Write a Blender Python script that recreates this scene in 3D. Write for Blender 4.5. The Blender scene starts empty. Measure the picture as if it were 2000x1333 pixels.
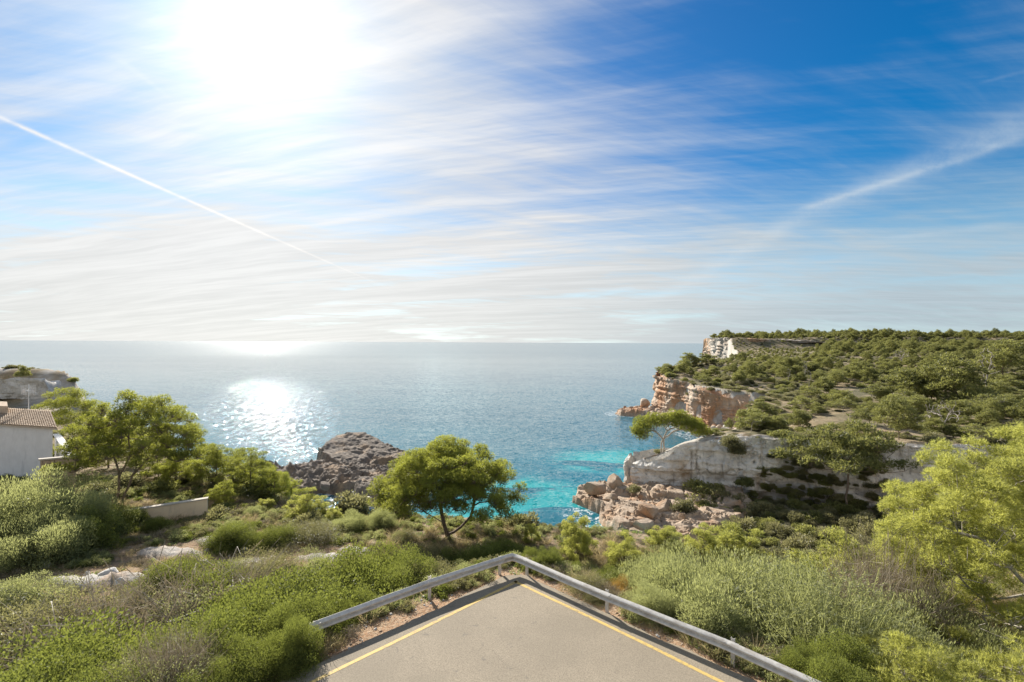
import bpy, math, time
import numpy as np
from math import sin, cos, pi, radians, atan2, sqrt
T0 = time.time()
S = bpy.context.scene
COL = S.collection
rng = np.random.default_rng(11)

# ------------------------------------------------------------------ camera, sky, sun, exposure
CAM_Z = 30.0
cam = bpy.data.cameras.new('camera'); cam.lens = 17.0; cam.sensor_width = 36.0
cam.clip_start = 0.1; cam.clip_end = 90000.0
co = bpy.data.objects.new('camera', cam); COL.objects.link(co); S.camera = co
co.location = (0, 0, CAM_Z)
co.rotation_mode = 'XYZ'
from mathutils import Matrix, Vector, Euler
co.rotation_euler = (Matrix.Rotation(radians(90.14), 3, 'X') @ Matrix.Rotation(radians(0.27), 3, 'Z')).to_euler()
SUN_EL, SUN_AZ = 30.0, -27.5            # azimuth from +Y, negative = left of the view
se, sa = radians(SUN_EL), radians(SUN_AZ)
SUN = Vector((sin(sa) * cos(se), cos(sa) * cos(se), sin(se)))
sl = bpy.data.lights.new('sun', 'SUN'); sl.energy = 4.8; sl.angle = radians(0.55); sl.color = (1.0, 0.94, 0.85)
so = bpy.data.objects.new('sun', sl); COL.objects.link(so)
so.rotation_euler = SUN.to_track_quat('Z', 'Y').to_euler(); so.location = (0, 0, 60)
S.render.engine = 'CYCLES'
S.cycles.max_bounces = 8; S.cycles.diffuse_bounces = 3; S.cycles.glossy_bounces = 3
S.cycles.transmission_bounces = 4; S.cycles.transparent_max_bounces = 6
S.cycles.use_denoising = True
S.cycles.sample_clamp_indirect = 4.0
S.view_settings.view_transform = 'Standard'; S.view_settings.look = 'None'
S.view_settings.exposure = 1.0; S.view_settings.gamma = 1.0
S.render.film_transparent = False

def ray(px, py):
    v = Vector((px - 1000.0, 944.4, 668.0 - py)); v.normalize(); return v

# ---- node helpers
def nd(nt, typ, ins=None, out=0, **props):
    n = nt.nodes.new(typ)
    for k, v in props.items(): setattr(n, k, v)
    for k, v in (ins or {}).items():
        s = n.inputs[k]
        if isinstance(v, bpy.types.NodeSocket): nt.links.new(v, s)
        else: s.default_value = v
    return n.outputs[out] if len(n.outputs) else None
def ma(nt, op, a, b=None, c=None, clamp=False):
    ins = {0: a}
    if b is not None: ins[1] = b
    if c is not None: ins[2] = c
    return nd(nt, 'ShaderNodeMath', ins, operation=op, use_clamp=clamp)
def vm(nt, op, a, b=None, out=0, scale=None):
    ins = {0: a}
    if b is not None: ins[1] = b
    if scale is not None: ins['Scale'] = scale
    return nd(nt, 'ShaderNodeVectorMath', ins, out=out, operation=op)
def mr(nt, v, a, b, c=0.0, d=1.0, smooth=True):
    return nd(nt, 'ShaderNodeMapRange', {0: v, 1: a, 2: b, 3: c, 4: d}, interpolation_type='SMOOTHSTEP' if smooth else 'LINEAR')
def mixc(nt, f, a, b, blend='MIX'):
    n = nt.nodes.new('ShaderNodeMix'); n.data_type = 'RGBA'; n.blend_type = blend
    for s, v in ((n.inputs[0], f), (n.inputs[6], a), (n.inputs[7], b)):
        if isinstance(v, bpy.types.NodeSocket): nt.links.new(v, s)
        else: s.default_value = v if not isinstance(v, tuple) or len(v) == 4 else (*v, 1)
    return n.outputs[2]
def noise(nt, vec, scale, detail=4, rough=0.5, dist=0.0, out=0):
    return nd(nt, 'ShaderNodeTexNoise', {'Vector': vec, 'Scale': scale, 'Detail': detail, 'Roughness': rough, 'Distortion': dist}, out=out)

W = bpy.data.worlds.new('World'); S.world = W; W.use_nodes = True
nt = W.node_tree; nt.nodes.clear()
D = nd(nt, 'ShaderNodeTexCoord')
D = vm(nt, 'NORMALIZE', D)
sky = nd(nt, 'ShaderNodeTexSky', sky_type='NISHITA', sun_disc=False, sun_elevation=se, sun_rotation=sa,
         altitude=0.0, air_density=1.0, dust_density=0.35, ozone_density=2.4)
sxyz = nt.nodes.new('ShaderNodeSeparateXYZ'); nt.links.new(D, sxyz.inputs[0])
dz = ma(nt, 'MAXIMUM', sxyz.outputs[2], 0.0)
sky = mixc(nt, mr(nt, dz, 0.0, 0.30), nd(nt, 'ShaderNodeHueSaturation', {'Hue': 0.5, 'Saturation': 0.45, 'Value': 0.75, 'Color': sky}),
           nd(nt, 'ShaderNodeHueSaturation', {'Hue': 0.5, 'Saturation': 1.30, 'Value': 0.56, 'Color': sky}))
den = ma(nt, 'ADD', dz, 0.10)
pv = nd(nt, 'ShaderNodeCombineXYZ', {0: ma(nt, 'DIVIDE', sxyz.outputs[0], den), 1: ma(nt, 'DIVIDE', sxyz.outputs[1], den), 2: 0.0})
def rotscale(vec, ang, s):
    r = nd(nt, 'ShaderNodeMapping', {'Vector': vec, 'Rotation': (0, 0, radians(ang)), 'Scale': (1, 1, 1)})
    return vm(nt, 'MULTIPLY', r, s)
warp = vm(nt, 'SCALE', vm(nt, 'SUBTRACT', noise(nt, pv, 0.7, 3, 0.5, out=1), (0.5, 0.5, 0.5)), scale=0.32)
pw = vm(nt, 'ADD', pv, warp)
big = noise(nt, rotscale(pw, 12, (0.45, 1.0, 1)), 0.85, 4, 0.55)
streak = noise(nt, rotscale(pw, 16, (0.30, 3.0, 1)), 1.3, 7, 0.60, 0.08)
wisp = noise(nt, rotscale(pw, -22, (0.6, 4.0, 1)), 1.6, 7, 0.64, 0.1)
fine = noise(nt, rotscale(pw, 10, (0.9, 8.0, 1)), 2.2, 6, 0.6, 0.05)
def cosang(v): return vm(nt, 'DOT_PRODUCT', D, tuple(v), out=1)
def blob(px, py, k, amp):
    """soft patch about one direction of the sky"""
    return ma(nt, 'MULTIPLY', ma(nt, 'EXPONENT', ma(nt, 'MULTIPLY', ma(nt, 'SUBTRACT', cosang(ray(px, py)), 1.0), k)), amp)
cs = cosang(SUN)
c1 = ma(nt, 'SUBTRACT', cs, 1.0)
sky = vm(nt, 'MULTIPLY', sky, mixc(nt, mr(nt, dz, 0.05, 0.38), (0.68, 0.88, 1.0, 1), mixc(nt, mr(nt, cs, 0.45, 0.85), (0.10, 0.84, 1.06, 1), (0.42, 0.84, 1.04, 1))))
veil = ma(nt, 'ADD', ma(nt, 'MULTIPLY', big, 1.10), ma(nt, 'MULTIPLY', streak, 0.62))
veil = ma(nt, 'ADD', veil, ma(nt, 'MULTIPLY', wisp, 0.50))
veil = ma(nt, 'ADD', veil, ma(nt, 'MULTIPLY', fine, 0.22))
bias = ma(nt, 'MULTIPLY', ma(nt, 'EXPONENT', ma(nt, 'MULTIPLY', c1, 2.2)), 0.34)     # denser high cloud on the sun's side
for a in ((1500, 125, 26, -0.46), (1150, 180, 40, -0.20), (1950, 80, 14, -0.10), (100, 340, 110, -0.22), (40, 60, 45, -0.10), (1350, 300, 40, 0.10), (1650, 330, 40, 0.08), (60, 500, 30, 0.12),
          (1000, 330, 25, 0.20), (350, 480, 18, 0.16), (1250, 440, 30, 0.14), (740, 40, 70, 0.2), (1850, 460, 20, 0.12)):
    bias = ma(nt, 'ADD', bias, blob(*a))
bias = ma(nt, 'ADD', bias, mr(nt, sxyz.outputs[1], 0.15, -0.45, 0.0, 0.42))      # unseen extra cloud veil added behind the viewer to warm the fill light
veil = ma(nt, 'SUBTRACT', ma(nt, 'ADD', veil, bias), 0.10)
dens = mr(nt, veil, 0.90, 1.88)
low = mr(nt, dz, 0.0, 0.34, 0.62, 0.0)
lowtex = mr(nt, noise(nt, vm(nt, 'MULTIPLY', D, (1.0, 1.0, 9.0)), 3.2, 6, 0.6, 0.5), 0.34, 0.66, 0.45, 1.30)
dens = ma(nt, 'ADD', dens, ma(nt, 'MULTIPLY', low, lowtex), clamp=True)
def trail(p, q, w0, w1, amp, nz=0.0, soft=0.3):
    """contrail along the great circle from direction p to q, w0/w1 = half width at its ends"""
    a, b = ray(*p), ray(*q)
    n = a.cross(b); n.normalize(); t = n.cross(a); t.normalize()
    L = a.angle(b)
    along = ma(nt, 'ARCTAN2', cosang(t), cosang(a))
    dist = vm(nt, 'DOT_PRODUCT', D, tuple(n), out=1)
    if nz: dist = ma(nt, 'ADD', dist, ma(nt, 'MULTIPLY', ma(nt, 'SUBTRACT', noise(nt, D, 5.0, 3, 0.5), 0.5), nz))
    dist = ma(nt, 'ABSOLUTE', dist)
    wd = mr(nt, along, 0.0, L, w0, w1, smooth=False)
    core = ma(nt, 'EXPONENT', ma(nt, 'MULTIPLY', ma(nt, 'POWER', ma(nt, 'DIVIDE', dist, wd), 2.0), -1.0))
    ends = ma(nt, 'MULTIPLY', mr(nt, along, -0.02, 0.05), mr(nt, along, L, L * (1 - soft), 0.0, 1.0))
    br = mr(nt, noise(nt, D, 26.0, 5, 0.7), 0.25, 0.65, 0.45, 1.0)
    return ma(nt, 'MULTIPLY', ma(nt, 'MULTIPLY', core, ends), ma(nt, 'MULTIPLY', br, amp))
tr = trail((-60, 208), (830, 596), 0.0030, 0.0009, 1.0, soft=0.55)
for t in ((( 2060, 205), (1560, 420), 0.022, 0.016, 0.32, 0.02, 0.2), ((1620, 390), (1180, 640), 0.016, 0.010, 0.26, 0.02, 0.5),
          ((2050, 240), (1500, 430), 0.006, 0.004, 0.25, 0.02, 0.3),
          ((760, 512), (1400, 470), 0.004, 0.003, 0.35, 0.02, 0.3), ((200, 100), (345, 205), 0.006, 0.003, 0.15, 0.01, 0.4),
          ((2050, 120), (1900, 160), 0.003, 0.002, 0.12, 0.0, 0.4), ((2000, 430), (1650, 470), 0.006, 0.004, 0.22, 0.01, 0.4)):
    tr = ma(nt, 'ADD', tr, trail(*t))
dens = ma(nt, 'MULTIPLY', dens, 0.93)
dens = ma(nt, 'MAXIMUM', dens, 0.0)
alpha = ma(nt, 'SUBTRACT', 1.0, ma(nt, 'MULTIPLY', ma(nt, 'SUBTRACT', 1.0, dens), ma(nt, 'SUBTRACT', 1.0, tr, clamp=True)), clamp=True)
# forward scattering in the ice cloud: brighter towards the sun
g = ma(nt, 'ADD', 3.1, ma(nt, 'MULTIPLY', ma(nt, 'EXPONENT', ma(nt, 'MULTIPLY', c1, 5.0)), 0.85))
g = ma(nt, 'ADD', g, ma(nt, 'MULTIPLY', ma(nt, 'EXPONENT', ma(nt, 'MULTIPLY', c1, 40.0)), 0.9))
g = ma(nt, 'ADD', g, ma(nt, 'MULTIPLY', ma(nt, 'EXPONENT', ma(nt, 'MULTIPLY', c1, 240.0)), 2.6))
ccol = mixc(nt, mr(nt, cs, 0.35, 0.90), mixc(nt, mr(nt, cs, -0.25, 0.3), (1.0, 0.99, 0.97, 1), (0.74, 0.87, 0.96, 1)), (1.16, 1.13, 1.09, 1))  # the added veil away from the sun is neutral white, for warmer fill
g = ma(nt, 'MULTIPLY', g, ma(nt, 'ADD', 0.94, ma(nt, 'MULTIPLY', mr(nt, ma(nt, 'ADD', streak, ma(nt, 'MULTIPLY', fine, 0.5)), 0.55, 1.0), 0.16)))
cloud = vm(nt, 'SCALE', ccol, scale=g)
aure = ma(nt, 'ADD', ma(nt, 'MULTIPLY', ma(nt, 'EXPONENT', ma(nt, 'MULTIPLY', c1, 170.0)), 3.2), ma(nt, 'MULTIPLY', ma(nt, 'EXPONENT', ma(nt, 'MULTIPLY', c1, 16.0)), 0.75))
skyc = vm(nt, 'ADD', sky, nd(nt, 'ShaderNodeCombineXYZ', {0: aure, 1: aure, 2: aure}))
final = mixc(nt, alpha, skyc, cloud)
final = vm(nt, 'ADD', final, vm(nt, 'SCALE', (1.0, 0.99, 0.98), scale=ma(nt, 'MULTIPLY', tr, 0.8)))
bg = nd(nt, 'ShaderNodeBackground', {'Color': final, 'Strength': 0.10})
nd(nt, 'ShaderNodeOutputWorld', {'Surface': bg})
W.cycles.sampling_method = 'MANUAL'; W.cycles.sample_map_resolution = 1024

# ------------------------------------------------------------------ mesh helpers
def lin(c): return tuple(c) if len(c) == 4 else (*c, 1.0)
def mesh_from(name, V, F, mats=(), tone=None, smooth=False, mi=None):
    """V (n,3); F: list of int arrays (k,3) or (k,4); tone: float per vertex"""
    me = bpy.data.meshes.new(name)
    V = np.ascontiguousarray(V, dtype=np.float32)
    F = [np.asarray(f, dtype=np.int32) for f in F if len(f)]
    me.vertices.add(len(V)); me.vertices.foreach_set('co', V.ravel())
    idx = np.concatenate([f.ravel() for f in F]); tot = np.concatenate([np.full(len(f), f.shape[1], np.int32) for f in F])
    st = np.concatenate([[0], np.cumsum(tot)[:-1]]).astype(np.int32)
    me.loops.add(len(idx)); me.loops.foreach_set('vertex_index', idx)
    me.polygons.add(len(tot)); me.polygons.foreach_set('loop_start', st); me.polygons.foreach_set('loop_total', tot)
    me.polygons.foreach_set('use_smooth', np.full(len(tot), bool(smooth)))
    for m in mats: me.materials.append(m)
    if mi is not None: me.polygons.foreach_set('material_index', np.asarray(mi, np.int32))
    if tone is not None:
        tone = np.asarray(tone, np.float32)
        if tone.ndim == 1:
            a = me.attributes.new('tone', 'FLOAT', 'POINT'); a.data.foreach_set('value', tone)
        else:
            a = me.attributes.new('mask', 'FLOAT_COLOR', 'POINT')
            c = np.ones((len(V), 4), np.float32); c[:, :tone.shape[1]] = tone; a.data.foreach_set('color', c.ravel())
    me.update(calc_edges=True); me.validate(verbose=False)
    return me
def tag(o, label=None, cat=None, group=None, kind=None):
    for k, v in (('label', label), ('category', cat), ('group', group), ('kind', kind)):
        if v: o[k] = v
    return o
def link(name, me, parent=None, loc=(0, 0, 0), rot=(0, 0, 0), scale=(1, 1, 1)):
    o = bpy.data.objects.new(name, me); COL.objects.link(o)
    o.location = loc; o.rotation_euler = rot; o.scale = scale
    if parent: o.parent = parent
    return o
def empty(name, loc=(0, 0, 0), rot=(0, 0, 0), scale=(1, 1, 1)):
    o = link(name, None, None, loc, rot, scale); o.empty_display_size = 0.2; return o
# ---- numpy noise
def _h(ix, iy, iz, s):
    n = (ix.astype(np.uint32) * np.uint32(374761393) + iy.astype(np.uint32) * np.uint32(668265263) + iz.astype(np.uint32) * np.uint32(2147483647) + np.uint32(s * 974634777 % 4294967295))
    n = (n ^ (n >> np.uint32(13))) * np.uint32(1274126177); n = n ^ (n >> np.uint32(16)); n = n * np.uint32(2246822519); n = n ^ (n >> np.uint32(15))
    return (n & np.uint32(0xffffff)).astype(np.float64) / float(0x1000000)
def vn(p, s=0):
    f = np.floor(p); i = f.astype(np.int64); w = p - f; w = w * w * w * (w * (w * 6 - 15) + 10)
    r = 0
    for a in (0, 1):
        for b in (0, 1):
            for c in (0, 1):
                r = r + _h(i[:, 0] + a, i[:, 1] + b, i[:, 2] + c, s) * (w[:, 0] if a else 1 - w[:, 0]) * (w[:, 1] if b else 1 - w[:, 1]) * (w[:, 2] if c else 1 - w[:, 2])
    return r * 2 - 1
def fbm(p, sc=1.0, octv=4, s=0, gain=0.5, ridge=False):
    p = np.asarray(p, float) * sc; r = 0; a = 1.0; t = 0
    for o in range(octv):
        v = vn(p + 17.3 * o, s + o)
        if ridge: v = 1 - 2 * np.abs(v)
        r = r + a * v; t += a; a *= gain; p = p * 2.03
    return r / t
def worley(p, sc=1.0, s=0):
    p = np.asarray(p, float) * sc; f = np.floor(p); i = f.astype(np.int64)
    d1 = np.full(len(p), 9.0); d2 = np.full(len(p), 9.0); cid = np.zeros(len(p))
    for a in (-1, 0, 1):
        for b in (-1, 0, 1):
            for c in (-1, 0, 1):
                x, y, z = i[:, 0] + a, i[:, 1] + b, i[:, 2] + c
                q = np.stack([x + _h(x, y, z, s + 1), y + _h(x, y, z, s + 2), z + _h(x, y, z, s + 3)], 1)
                d = np.sqrt(((q - p) ** 2).sum(1)); idv = _h(x, y, z, s + 4)
                m = d < d1
                d2 = np.where(m, d1, np.minimum(d2, d)); cid = np.where(m, idv, cid); d1 = np.where(m, d, d1)
    return d1, d2, cid
def xyz(X, Y, Z=0.0): return np.stack([np.ravel(X), np.ravel(Y), np.ravel(np.broadcast_to(Z, np.shape(X)))], 1).astype(float)
def sst(a, b, x):
    t = np.clip((np.asarray(x, float) - a) / (b - a), 0, 1); return t * t * (3 - 2 * t)
def sdist(poly, X, Y):
    """signed distance, positive inside"""
    P = np.asarray(poly, float); x = np.ravel(X).astype(float); y = np.ravel(Y).astype(float)
    best = np.full(len(x), 1e18); ins = np.zeros(len(x), bool)
    for k in range(len(P)):
        a, b = P[k], P[(k + 1) % len(P)]; e = b - a
        t = np.clip(((x - a[0]) * e[0] + (y - a[1]) * e[1]) / (e @ e), 0, 1)
        best = np.minimum(best, (x - a[0] - t * e[0]) ** 2 + (y - a[1] - t * e[1]) ** 2)
        c = (a[1] > y) != (b[1] > y)
        with np.errstate(divide='ignore', invalid='ignore'):
            xi = a[0] + (y - a[1]) / (b[1] - a[1] if b[1] != a[1] else 1e-9) * e[0]
        ins ^= c & (x < xi)
    r = np.sqrt(best) * np.where(ins, 1, -1)
    return r.reshape(np.shape(X))
def grid_faces(nr, nc, off=0, wrap=False):
    r, c = np.meshgrid(np.arange(nr - 1), np.arange(nc if wrap else nc - 1), indexing='ij'); r = r.ravel(); c = c.ravel(); c2 = (c + 1) % nc
    return np.stack([r * nc + c, r * nc + c2, (r + 1) * nc + c2, (r + 1) * nc + c], 1) + off

def material(name):
    m = bpy.data.materials.new(name); m.use_nodes = True; t = m.node_tree; t.nodes.clear(); return m, t
def finish(t, shader): nd(t, 'ShaderNodeOutputMaterial', {'Surface': shader})
def pbsdf(t, col, rough=0.8, spec=0.3, normal=None, metal=0.0, ior=None):
    ins = {'Base Color': col if isinstance(col, bpy.types.NodeSocket) else lin(col), 'Roughness': rough, 'Specular IOR Level': spec, 'Metallic': metal}
    if normal is not None: ins['Normal'] = normal
    if ior: ins['IOR'] = ior
    return nd(t, 'ShaderNodeBsdfPrincipled', ins)
def bump(t, h, strength=0.5, dist=0.1): return nd(t, 'ShaderNodeBump', {'Height': h, 'Strength': strength, 'Distance': dist})

# ------------------------------------------------------------------ sea
def sea_material():
    m, t = material('sea_water')
    P = nd(t, 'ShaderNodeNewGeometry'); sep = t.nodes.new('ShaderNodeSeparateXYZ'); t.links.new(P, sep.inputs[0])
    X, Y = sep.outputs[0], sep.outputs[1]
    flat = vm(t, 'MULTIPLY', P, (1, 1, 0))
    dist = vm(t, 'LENGTH', flat, out=1)
    def slopes(scale, sx, sy, amp, det=2):
        v = vm(t, 'MULTIPLY', flat, (sx, sy, 1.0))
        n = noise(t, v, scale, det, 0.55, 0.25, out=1)
        return vm(t, 'MULTIPLY', vm(t, 'SUBTRACT', n, (0.5, 0.5, 0.5)), (amp, amp * 1.15, 0))
    s = vm(t, 'ADD', slopes(0.75, 0.75, 1.25, 0.38), slopes(3.4, 0.8, 1.2, 0.80))
    s = vm(t, 'ADD', s, slopes(0.09, 0.6, 1.6, 0.10))
    # wind lanes: calmer and rougher strips
    lane = noise(t, vm(t, 'MULTIPLY', flat, (0.30, 1.6, 1)), 0.0045, 4, 0.6, 0.4)
    amp = mr(t, lane, 0.36, 0.62, 0.80, 1.12)
    gust = mr(t, noise(t, vm(t, 'MULTIPLY', flat, (1.0, 0.30, 1)), 0.55, 3, 0.7, 0.3), 0.42, 0.60, 0.45, 1.45)
    amp = ma(t, 'MULTIPLY', ma(t, 'MULTIPLY', amp, gust), mr(t, dist, 210.0, 560.0, 1.05, 0.64))
    s = vm(t, 'SCALE', s, scale=amp)
    nrm = vm(t, 'NORMALIZE', vm(t, 'ADD', s, (0, 0, 1.0)))
    # body colour: deep blue, turquoise over pale sand inside the cove, dark over seagrass
    patch = noise(t, vm(t, 'MULTIPLY', flat, (0.8, 1.0, 1)), 0.055, 4, 0.6, 0.6)
    def el(cx, cy, rx, ry):
        d = nd(t, 'ShaderNodeMapping', {'Vector': flat, 'Location': (-cx / rx, -cy / ry, 0), 'Scale': (1 / rx, 1 / ry, 0)})
        return vm(t, 'LENGTH', d, out=1)
    d = ma(t, 'MINIMUM', el(9, 82, 24, 24), el(-7, 72, 14, 9))
    d = ma(t, 'MINIMUM', d, el(26, 122, 16, 12))
    d = ma(t, 'MINIMUM', d, el(25, 66, 40, 26))
    d = ma(t, 'ADD', d, ma(t, 'MULTIPLY', ma(t, 'SUBTRACT', patch, 0.5), 1.5))
    shallow = mr(t, d, 1.25, 0.55)
    grass = mr(t, noise(t, vm(t, 'MULTIPLY', flat, (0.6, 1.3, 1)), 0.075, 4, 0.55, 0.5), 0.53, 0.60)
    c = mixc(t, mr(t, Y, 90.0, 700.0), (0.035, 0.15, 0.19, 1), (0.07, 0.15, 0.18, 1))
    c = mixc(t, mr(t, d, 1.9, 1.1), c, (0.006, 0.15, 0.20, 1))
    turq = mixc(t, grass, (0.012, 0.34, 0.34, 1), (0.008, 0.12, 0.16, 1))
    c = mixc(t, shallow, c, turq)
    c = mixc(t, mr(t, lane, 0.40, 0.60, 0.0, 0.35), c, (0.006, 0.07, 0.12, 1))
    fo = None
    for e in ((47, 203, 7.5, 8), (27, 84, 16.5, 14.5), (-36, 118, 14.5, 11), (-28, 98, 12, 13), (62, 160, 8, 20)):
        d2 = ma(t, 'ADD', el(*e), ma(t, 'MULTIPLY', ma(t, 'SUBTRACT', noise(t, flat, 0.35, 4, 0.65), 0.5), 0.35))
        k = ma(t, 'MULTIPLY', mr(t, d2, 1.12, 1.0), mr(t, noise(t, flat, 0.9, 5, 0.7, 0.8), 0.50, 0.60)); fo = k if fo is None else ma(t, 'MAXIMUM', fo, k)
    c = mixc(t, ma(t, 'MULTIPLY', fo, 0.8), c, (0.75, 0.78, 0.80, 1))
    rough = mr(t, dist, 80.0, 1500.0, 0.03, 0.12)
    b = pbsdf(t, c, rough, 0.5, nrm, ior=1.333)
    finish(t, b); return m
def build_sea():
    th = np.linspace(0, 2 * pi, 97)[:-1]; R = np.array([0.0, 60, 200, 800, 3000, 12000, 45000])
    V = [(0, 0, 0)] + [(r * cos(a), r * sin(a), 0) for r in R[1:] for a in th]
    n = len(th); F3 = [(0, 1 + k, 1 + (k + 1) % n) for k in range(n)]
    F4 = grid_faces(len(R) - 1, n, 1, wrap=True)[:, ::-1]
    o = link('sea', mesh_from('sea', V, [F3, F4], [sea_material()])); o['kind'] = 'structure'
build_sea()

# ------------------------------------------------------------------ land: height field
A_POLY = [(-700, 130), (-300, 128), (-140, 126), (-106, 122), (-92, 115), (-86, 100), (-70, 92), (-60, 84), (-46, 74), (-34, 65), (-25, 57), (-18, 49), (-10, 44), (4, 41),
          (12, 38.5), (24, 38), (36, 39), (60, 41), (90, 44), (125, 54), (160, 60), (700, 60), (700, -700), (-700, -700)]
B_POLY = [(25.2, 97.4), (31, 94.8), (38, 92.5), (44, 88.5), (50, 84.5), (57, 81), (64, 78.5), (78, 78.5), (100, 77), (130, 74), (200, 70), (700, 60), (3000, 40), (3000, 1500), (1200, 1400), (600, 1000),
          (330, 760), (276, 680), (266, 600), (250, 540), (175, 400), (118, 310), (90, 268), (73, 238), (64, 216), (61, 200), (63, 186), (65, 172), (71, 160), (80, 152.5), (72, 145), (66, 138), (57, 124), (47, 112), (34, 104.5), (26.5, 102.5)]
ROAD = [(-0.15, 18.55), (0.55, 18.55), (14.0, 5.6), (14, -8), (-20.2, -8), (-20.2, 1.9)]   # asphalt outline incl. its corner
ROAD_Z = 21.2
def road_poly():
    return [(-0.25, 18.2), (0.6, 18.25), (6.6, 12.35), (14.5, 4.8), (14.5, -9), (-19, -9), (-19, 1.4), (-5.75, 12.65)]
CLEAR = [(-11.3, 23.2, 4.0, 3.2), (-17.3, 20.6, 5.2, 2.4), (-16.5, 16.6, 3.0, 1.6), (-17.3, 24.6, 2.6, 1.2), (-9.6, 25.2, 3.0, 1.1), (-14.0, 21.0, 3.0, 2.6), (-14.5, 18.2, 2.4, 1.2)]
def clearing(X, Y):
    """1 in the dry clearing of the left slope"""
    f = np.zeros(np.shape(X)); q = (0.5 * fbm(xyz(X, Y), 0.8, 3, 52)).reshape(np.shape(X))
    for (x, y, rx, ry) in CLEAR: f = np.maximum(f, sst(1.25, 0.85, np.sqrt(((X - x) / rx) ** 2 + ((Y - y) / ry) ** 2) + q))
    return f
def pads(X, Y, Z):
    """level the verge around the road corner"""
    d = -sdist(road_poly(), X, Y)
    pad = ROAD_Z - 0.05 - 0.05 * np.clip(d, 0, 1.2) - 0.012
    f = sst(5.5, 1.0, d)
    return Z * (1 - f) + pad * f
def height(X, Y):
    X = np.asarray(X, float); Y = np.asarray(Y, float); p = xyz(X, Y); shp = X.shape
    n1 = fbm(p, 0.06, 4, 3).reshape(shp); n2 = fbm(p, 0.35, 3, 9).reshape(shp)
    dA = sdist(A_POLY, X, Y) + 2.2 * n1 + 0.5 * n2
    base = 18.7 + 0.6 * sst(-8, -20, X) * sst(30, 18, Y) + 0.7 * n1 + 0.12 * n2
    base = base - 0.9 * sst(26, 36, Y) * sst(-30, -10, X)
    base = base - 0.5 * sst(22, 14, Y) * sst(0, -10, X) 
    hl = sst(-74, -94, X) * np.exp(-((Y - 112) / np.where(Y < 112, 6.5, 15.0)) ** 2)
    base = base + 4.5 * hl - 3.0 * sst(-60, -85, X) * sst(50, 80, Y) * (1 - hl)
    base = base - 2.2 * sst(8, 15, X) * sst(20, 27, Y)
    prof = np.where(dA > 0, dA * 1.5 + 1.0 * sst(0, 1.2, dA), dA * 0.8)
    prof = np.where((X < -70) & (dA > 0), dA * 2.6, prof)
    hA = np.minimum(base, prof)
    dB = sdist(B_POLY, X, Y) + 0.9 * n1 * sst(40, 120, Y)
    Yw = Y + 90 * sst(380, 520, X) * fbm(p, 0.006, 2, 44).reshape(shp)
    yb = np.interp(Yw, [60, 85, 100, 130, 160, 220, 300, 400, 560, 592, 900, 1600], [14.0, 13.2, 12.9, 13.2, 14.0, 17.0, 20.0, 22.0, 24.0, 34.5, 38, 40])
    yb = yb - 1.6 * sst(46, 36, X) * sst(125, 100, Y) - 4.4 * sst(39, 26, X) * sst(118, 102, Y) - 4.2 * sst(72, 50, X) * sst(150, 128, Y) * sst(97, 106, Y)
    yb = yb + 0.010 * np.clip(X - 90, 0, 400) * sst(100, 200, Y)
    yb = yb + 2.2 * np.exp(-((X - 90) / 20.0) ** 2 - ((Y - 258) / 30.0) ** 2)
    bl = sst(.66, .58, X / np.maximum(Y, 1)) * sst(262, 330, Y) * sst(592, 578, Y)
    yb = yb - 3.4 * bl + 0.9 * n1 + 0.15 * n2 + 2.4 * fbm(p, 0.012, 3, 5).reshape(shp) * sst(180, 420, Y) * (1 - bl)
    cl = np.where(dB > 0, 1.5 + dB * 0.25 + (14 + 20 * sst(540, 575, Y)) * sst(0.6, 2.6, dB), dB * 1.5 + 1.0)
    hB = np.minimum(yb, cl)
    val = np.clip((X - 30) * 0.35, -3.5, 1.2) + 0.075 * np.clip(X - 34, 0, 200) + 0.4 * n1 + 0.2 * n2
    val = np.where((Y < 100) & (Y > 40), val, -4)
    h = np.maximum(np.maximum(hA, hB), np.maximum(val, -4.0))
    return pads(X, Y, h)
def at(px, Y): return (px - 1000.0) / 944.4 * Y      # sideways distance of a bearing at depth Y
def H(x, y): return float(height(np.array([float(x)]), np.array([float(y)]))[0])

def rock_colour(t, vec, pale=(0.52, 0.49, 0.44), mid=(0.38, 0.34, 0.29), warm=(0.42, 0.27, 0.16), dark=(0.10, 0.09, 0.08), warm_amt=0.3, sc=1.0, streaks=0.5):
    a = mr(t, noise(t, vec, 0.5 * sc, 6, 0.6), 0.35, 0.65)
    c = mixc(t, a, pale, mid)
    w = mr(t, noise(t, vm(t, 'ADD', vec, (31, 7, 3)), 0.16 * sc, 5, 0.6, 0.3), 0.62 - 0.4 * warm_amt, 0.78 - 0.3 * warm_amt)
    c = mixc(t, w, c, warm)
    st = mr(t, noise(t, vm(t, 'MULTIPLY', vec, (1.6, 1.6, 0.35)), 0.8 * sc, 5, 0.65, 0.4), 0.54, 0.72, 0.0, streaks)
    c = mixc(t, st, c, dark)
    li = mr(t, noise(t, vec, 3.2 * sc, 6, 0.7), 0.56, 0.70, 0.0, 0.42)
    return mixc(t, li, c, dark)
def rock_material(name, sc=1.0, b=0.5, rough=0.92, **kw):
    m, t = material(name)
    P = nd(t, 'ShaderNodeNewGeometry')
    c = rock_colour(t, P, sc=sc, **kw)
    h = ma(t, 'ADD', noise(t, P, 1.6 * sc, 8, 0.68), ma(t, 'MULTIPLY', noise(t, vm(t, 'MULTIPLY', P, (1, 1, 3.5)), 0.9 * sc, 5, 0.6), 0.6))
    finish(t, pbsdf(t, c, rough, 0.25, bump(t, h, b, 0.5 / sc))); return m

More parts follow.
